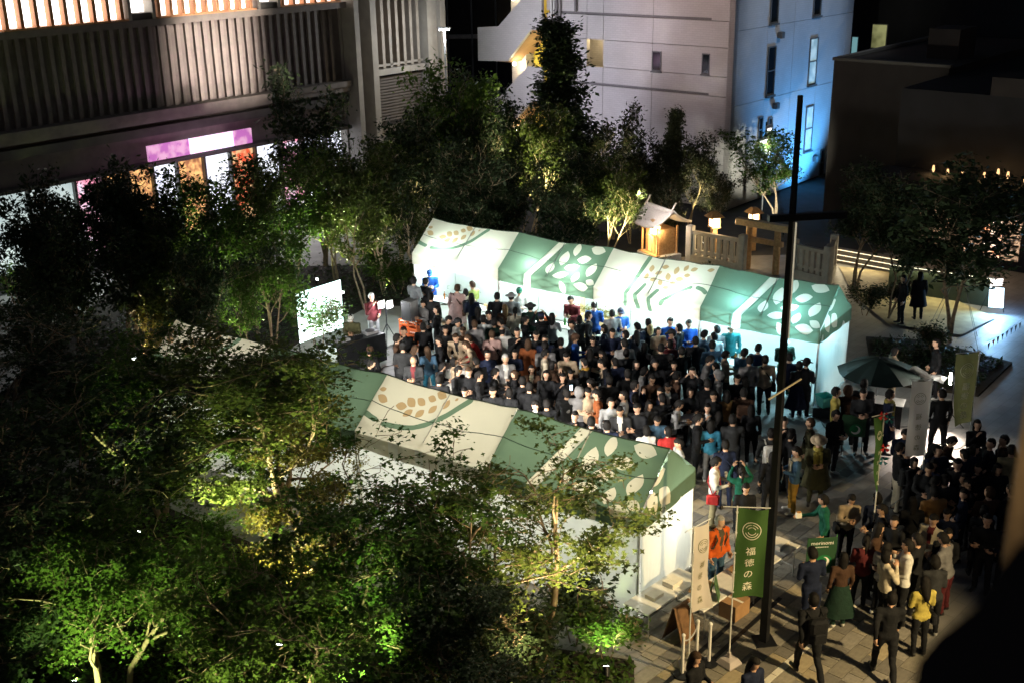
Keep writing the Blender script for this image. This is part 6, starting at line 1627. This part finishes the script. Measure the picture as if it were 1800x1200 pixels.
MB().obox((.05,-.1,.55), (.24,0,.0), (0,.015,.0), (-.02,.06,.34)).build('panel', emit('sign_blue', (.62,.86,1), 3.5), t); MB().obox((.0,-.05,1.08), (.2,0,.03), (0,.02,0), (0,.02,.12)).build('topper', emit('sign_pale', (1,.9,.85), 2), t)
light('AREA', t, (.05,-.25,.6), 120, (.3,.62,1), .5, (.2,-2,0), size_y=.6); light('POINT', t, (.55,.0,.7), 25, (.1,.4,1), .1)
t = thing('flag_string', 'string of small dark flags over the blue lit paving', 'bunting', (0,0,0))
A_, B_ = G(1735, 600, .6), G(1798, 560, .6); MB().tube([A_, A_.lerp(B_,.5)-Vector((0,0,.1)), B_], .006, 5).build('cord', 'rope', t)
for k in range(8):
    c_ = A_.lerp(B_, (k+.5)/8)-Vector((0,0,.09)); e = (B_-A_).normalized()*.1
    MB().add([c_-e, c_+e, c_+Vector((.02,.03,-.24))], [(0,1,2)]).build('flag', 'cloth_black' if k != 1 else 'red_cloth', t)
for k in range(4):
    q = G(1672, 600); a0 = k*1.6+.4; w = q+Vector((1.1*math.cos(a0), 1.1*math.sin(a0), 0))
    tag(MB().tube([w, q+Vector((0,0,2.6))], .008, 5).build('guy_wire', 'rope'), '%s guy wire of the bare trunk on the deck' % ['front right','back','left','front'][k], 'wire', 'guy wires')
# ---- street lamps
P = G(792, 345); zz = zat(P, 52); t = thing('street_lamp', 'tall street lamp with a bright white head between the buildings', 'street lamp', P)
MB().tube([(0,0,0),(0,0,zz)], [.08,.05], 10).build('pole', 'grey_steel', t); MB().bbox(-.3,.3,-.14,.14,zz,zz+.1,.02).build('head', 'grey_steel', t); MB().box(-.24,.24,-.11,.11,zz-.03,zz-.002).build('lens', emit('street_white', (.92,.97,1), 30), t)
light('POINT', t, (0,-.2,zz-.3), 420, (.9,.96,1), .2)
P = G(1338, 385); zz = zat(P, 215); t = thing('sculptural_lamp', 'slender lamp post with tilted white reflectors by the lit tree', 'street lamp', P)
MB().tube([(0,0,0),(0,0,zz)], [.06,.04], 10).build('pole', 'black_steel', t)
for k, z_ in enumerate((zz-.2, zz-.75, zz-1.25)): MB().obox((.12*(-1)**k,-.1,z_), (.16,.02,.06), (0,.1,.05), (-.01,-.02,.03)).build('reflector', 'white_steel', t); MB().obox((.1*(-1)**k,-.2,z_-.1), (.08,0,0), (0,.03,0), (0,0,.05)).build('lens', emit('sculpt_%d' % k, (.95,1,.95), 10 if k else 3), t)
light('POINT', t, (0,-.35,zz-1.0), 60, (.95,1,.95), .1)

# ---- lamps of the plaza that stand outside the picture: warm lamp at right
light('SPOT', None, (14, 10.5, 9.0), 14000, (1, .74, .36), .25, (3.4, 20.0, 0), 42, .8)

for pts, lab in (([(1235,985),(1228,1015),(1180,1040),(1150,1075),(1090,1090)], 'black power cable along the foot of the nearest tent'), ([(1430,720),(1460,760),(1500,765),(1560,750),(1665,752)], 'black power cable from the far tents to the flood lamp'), ([(700,610),(690,640),(668,650),(640,655)], 'black cable between the crates and the DJ table')):
    P_ = [G(*p)+Vector((0, 0, .012)) for p in pts]; Q_ = []
    for a_, b_ in zip(P_, P_[1:]):
        for k in range(6): u = k/6; Q_.append(a_.lerp(b_, u)+Vector((.05*math.sin(u*6.28+a_.x*3), .05*math.cos(u*5+a_.y), 0)))
    tag(MB().tube(Q_+[P_[-1]], .011, 6).build('power_cable', 'black_steel'), lab, 'cable', 'power cables')
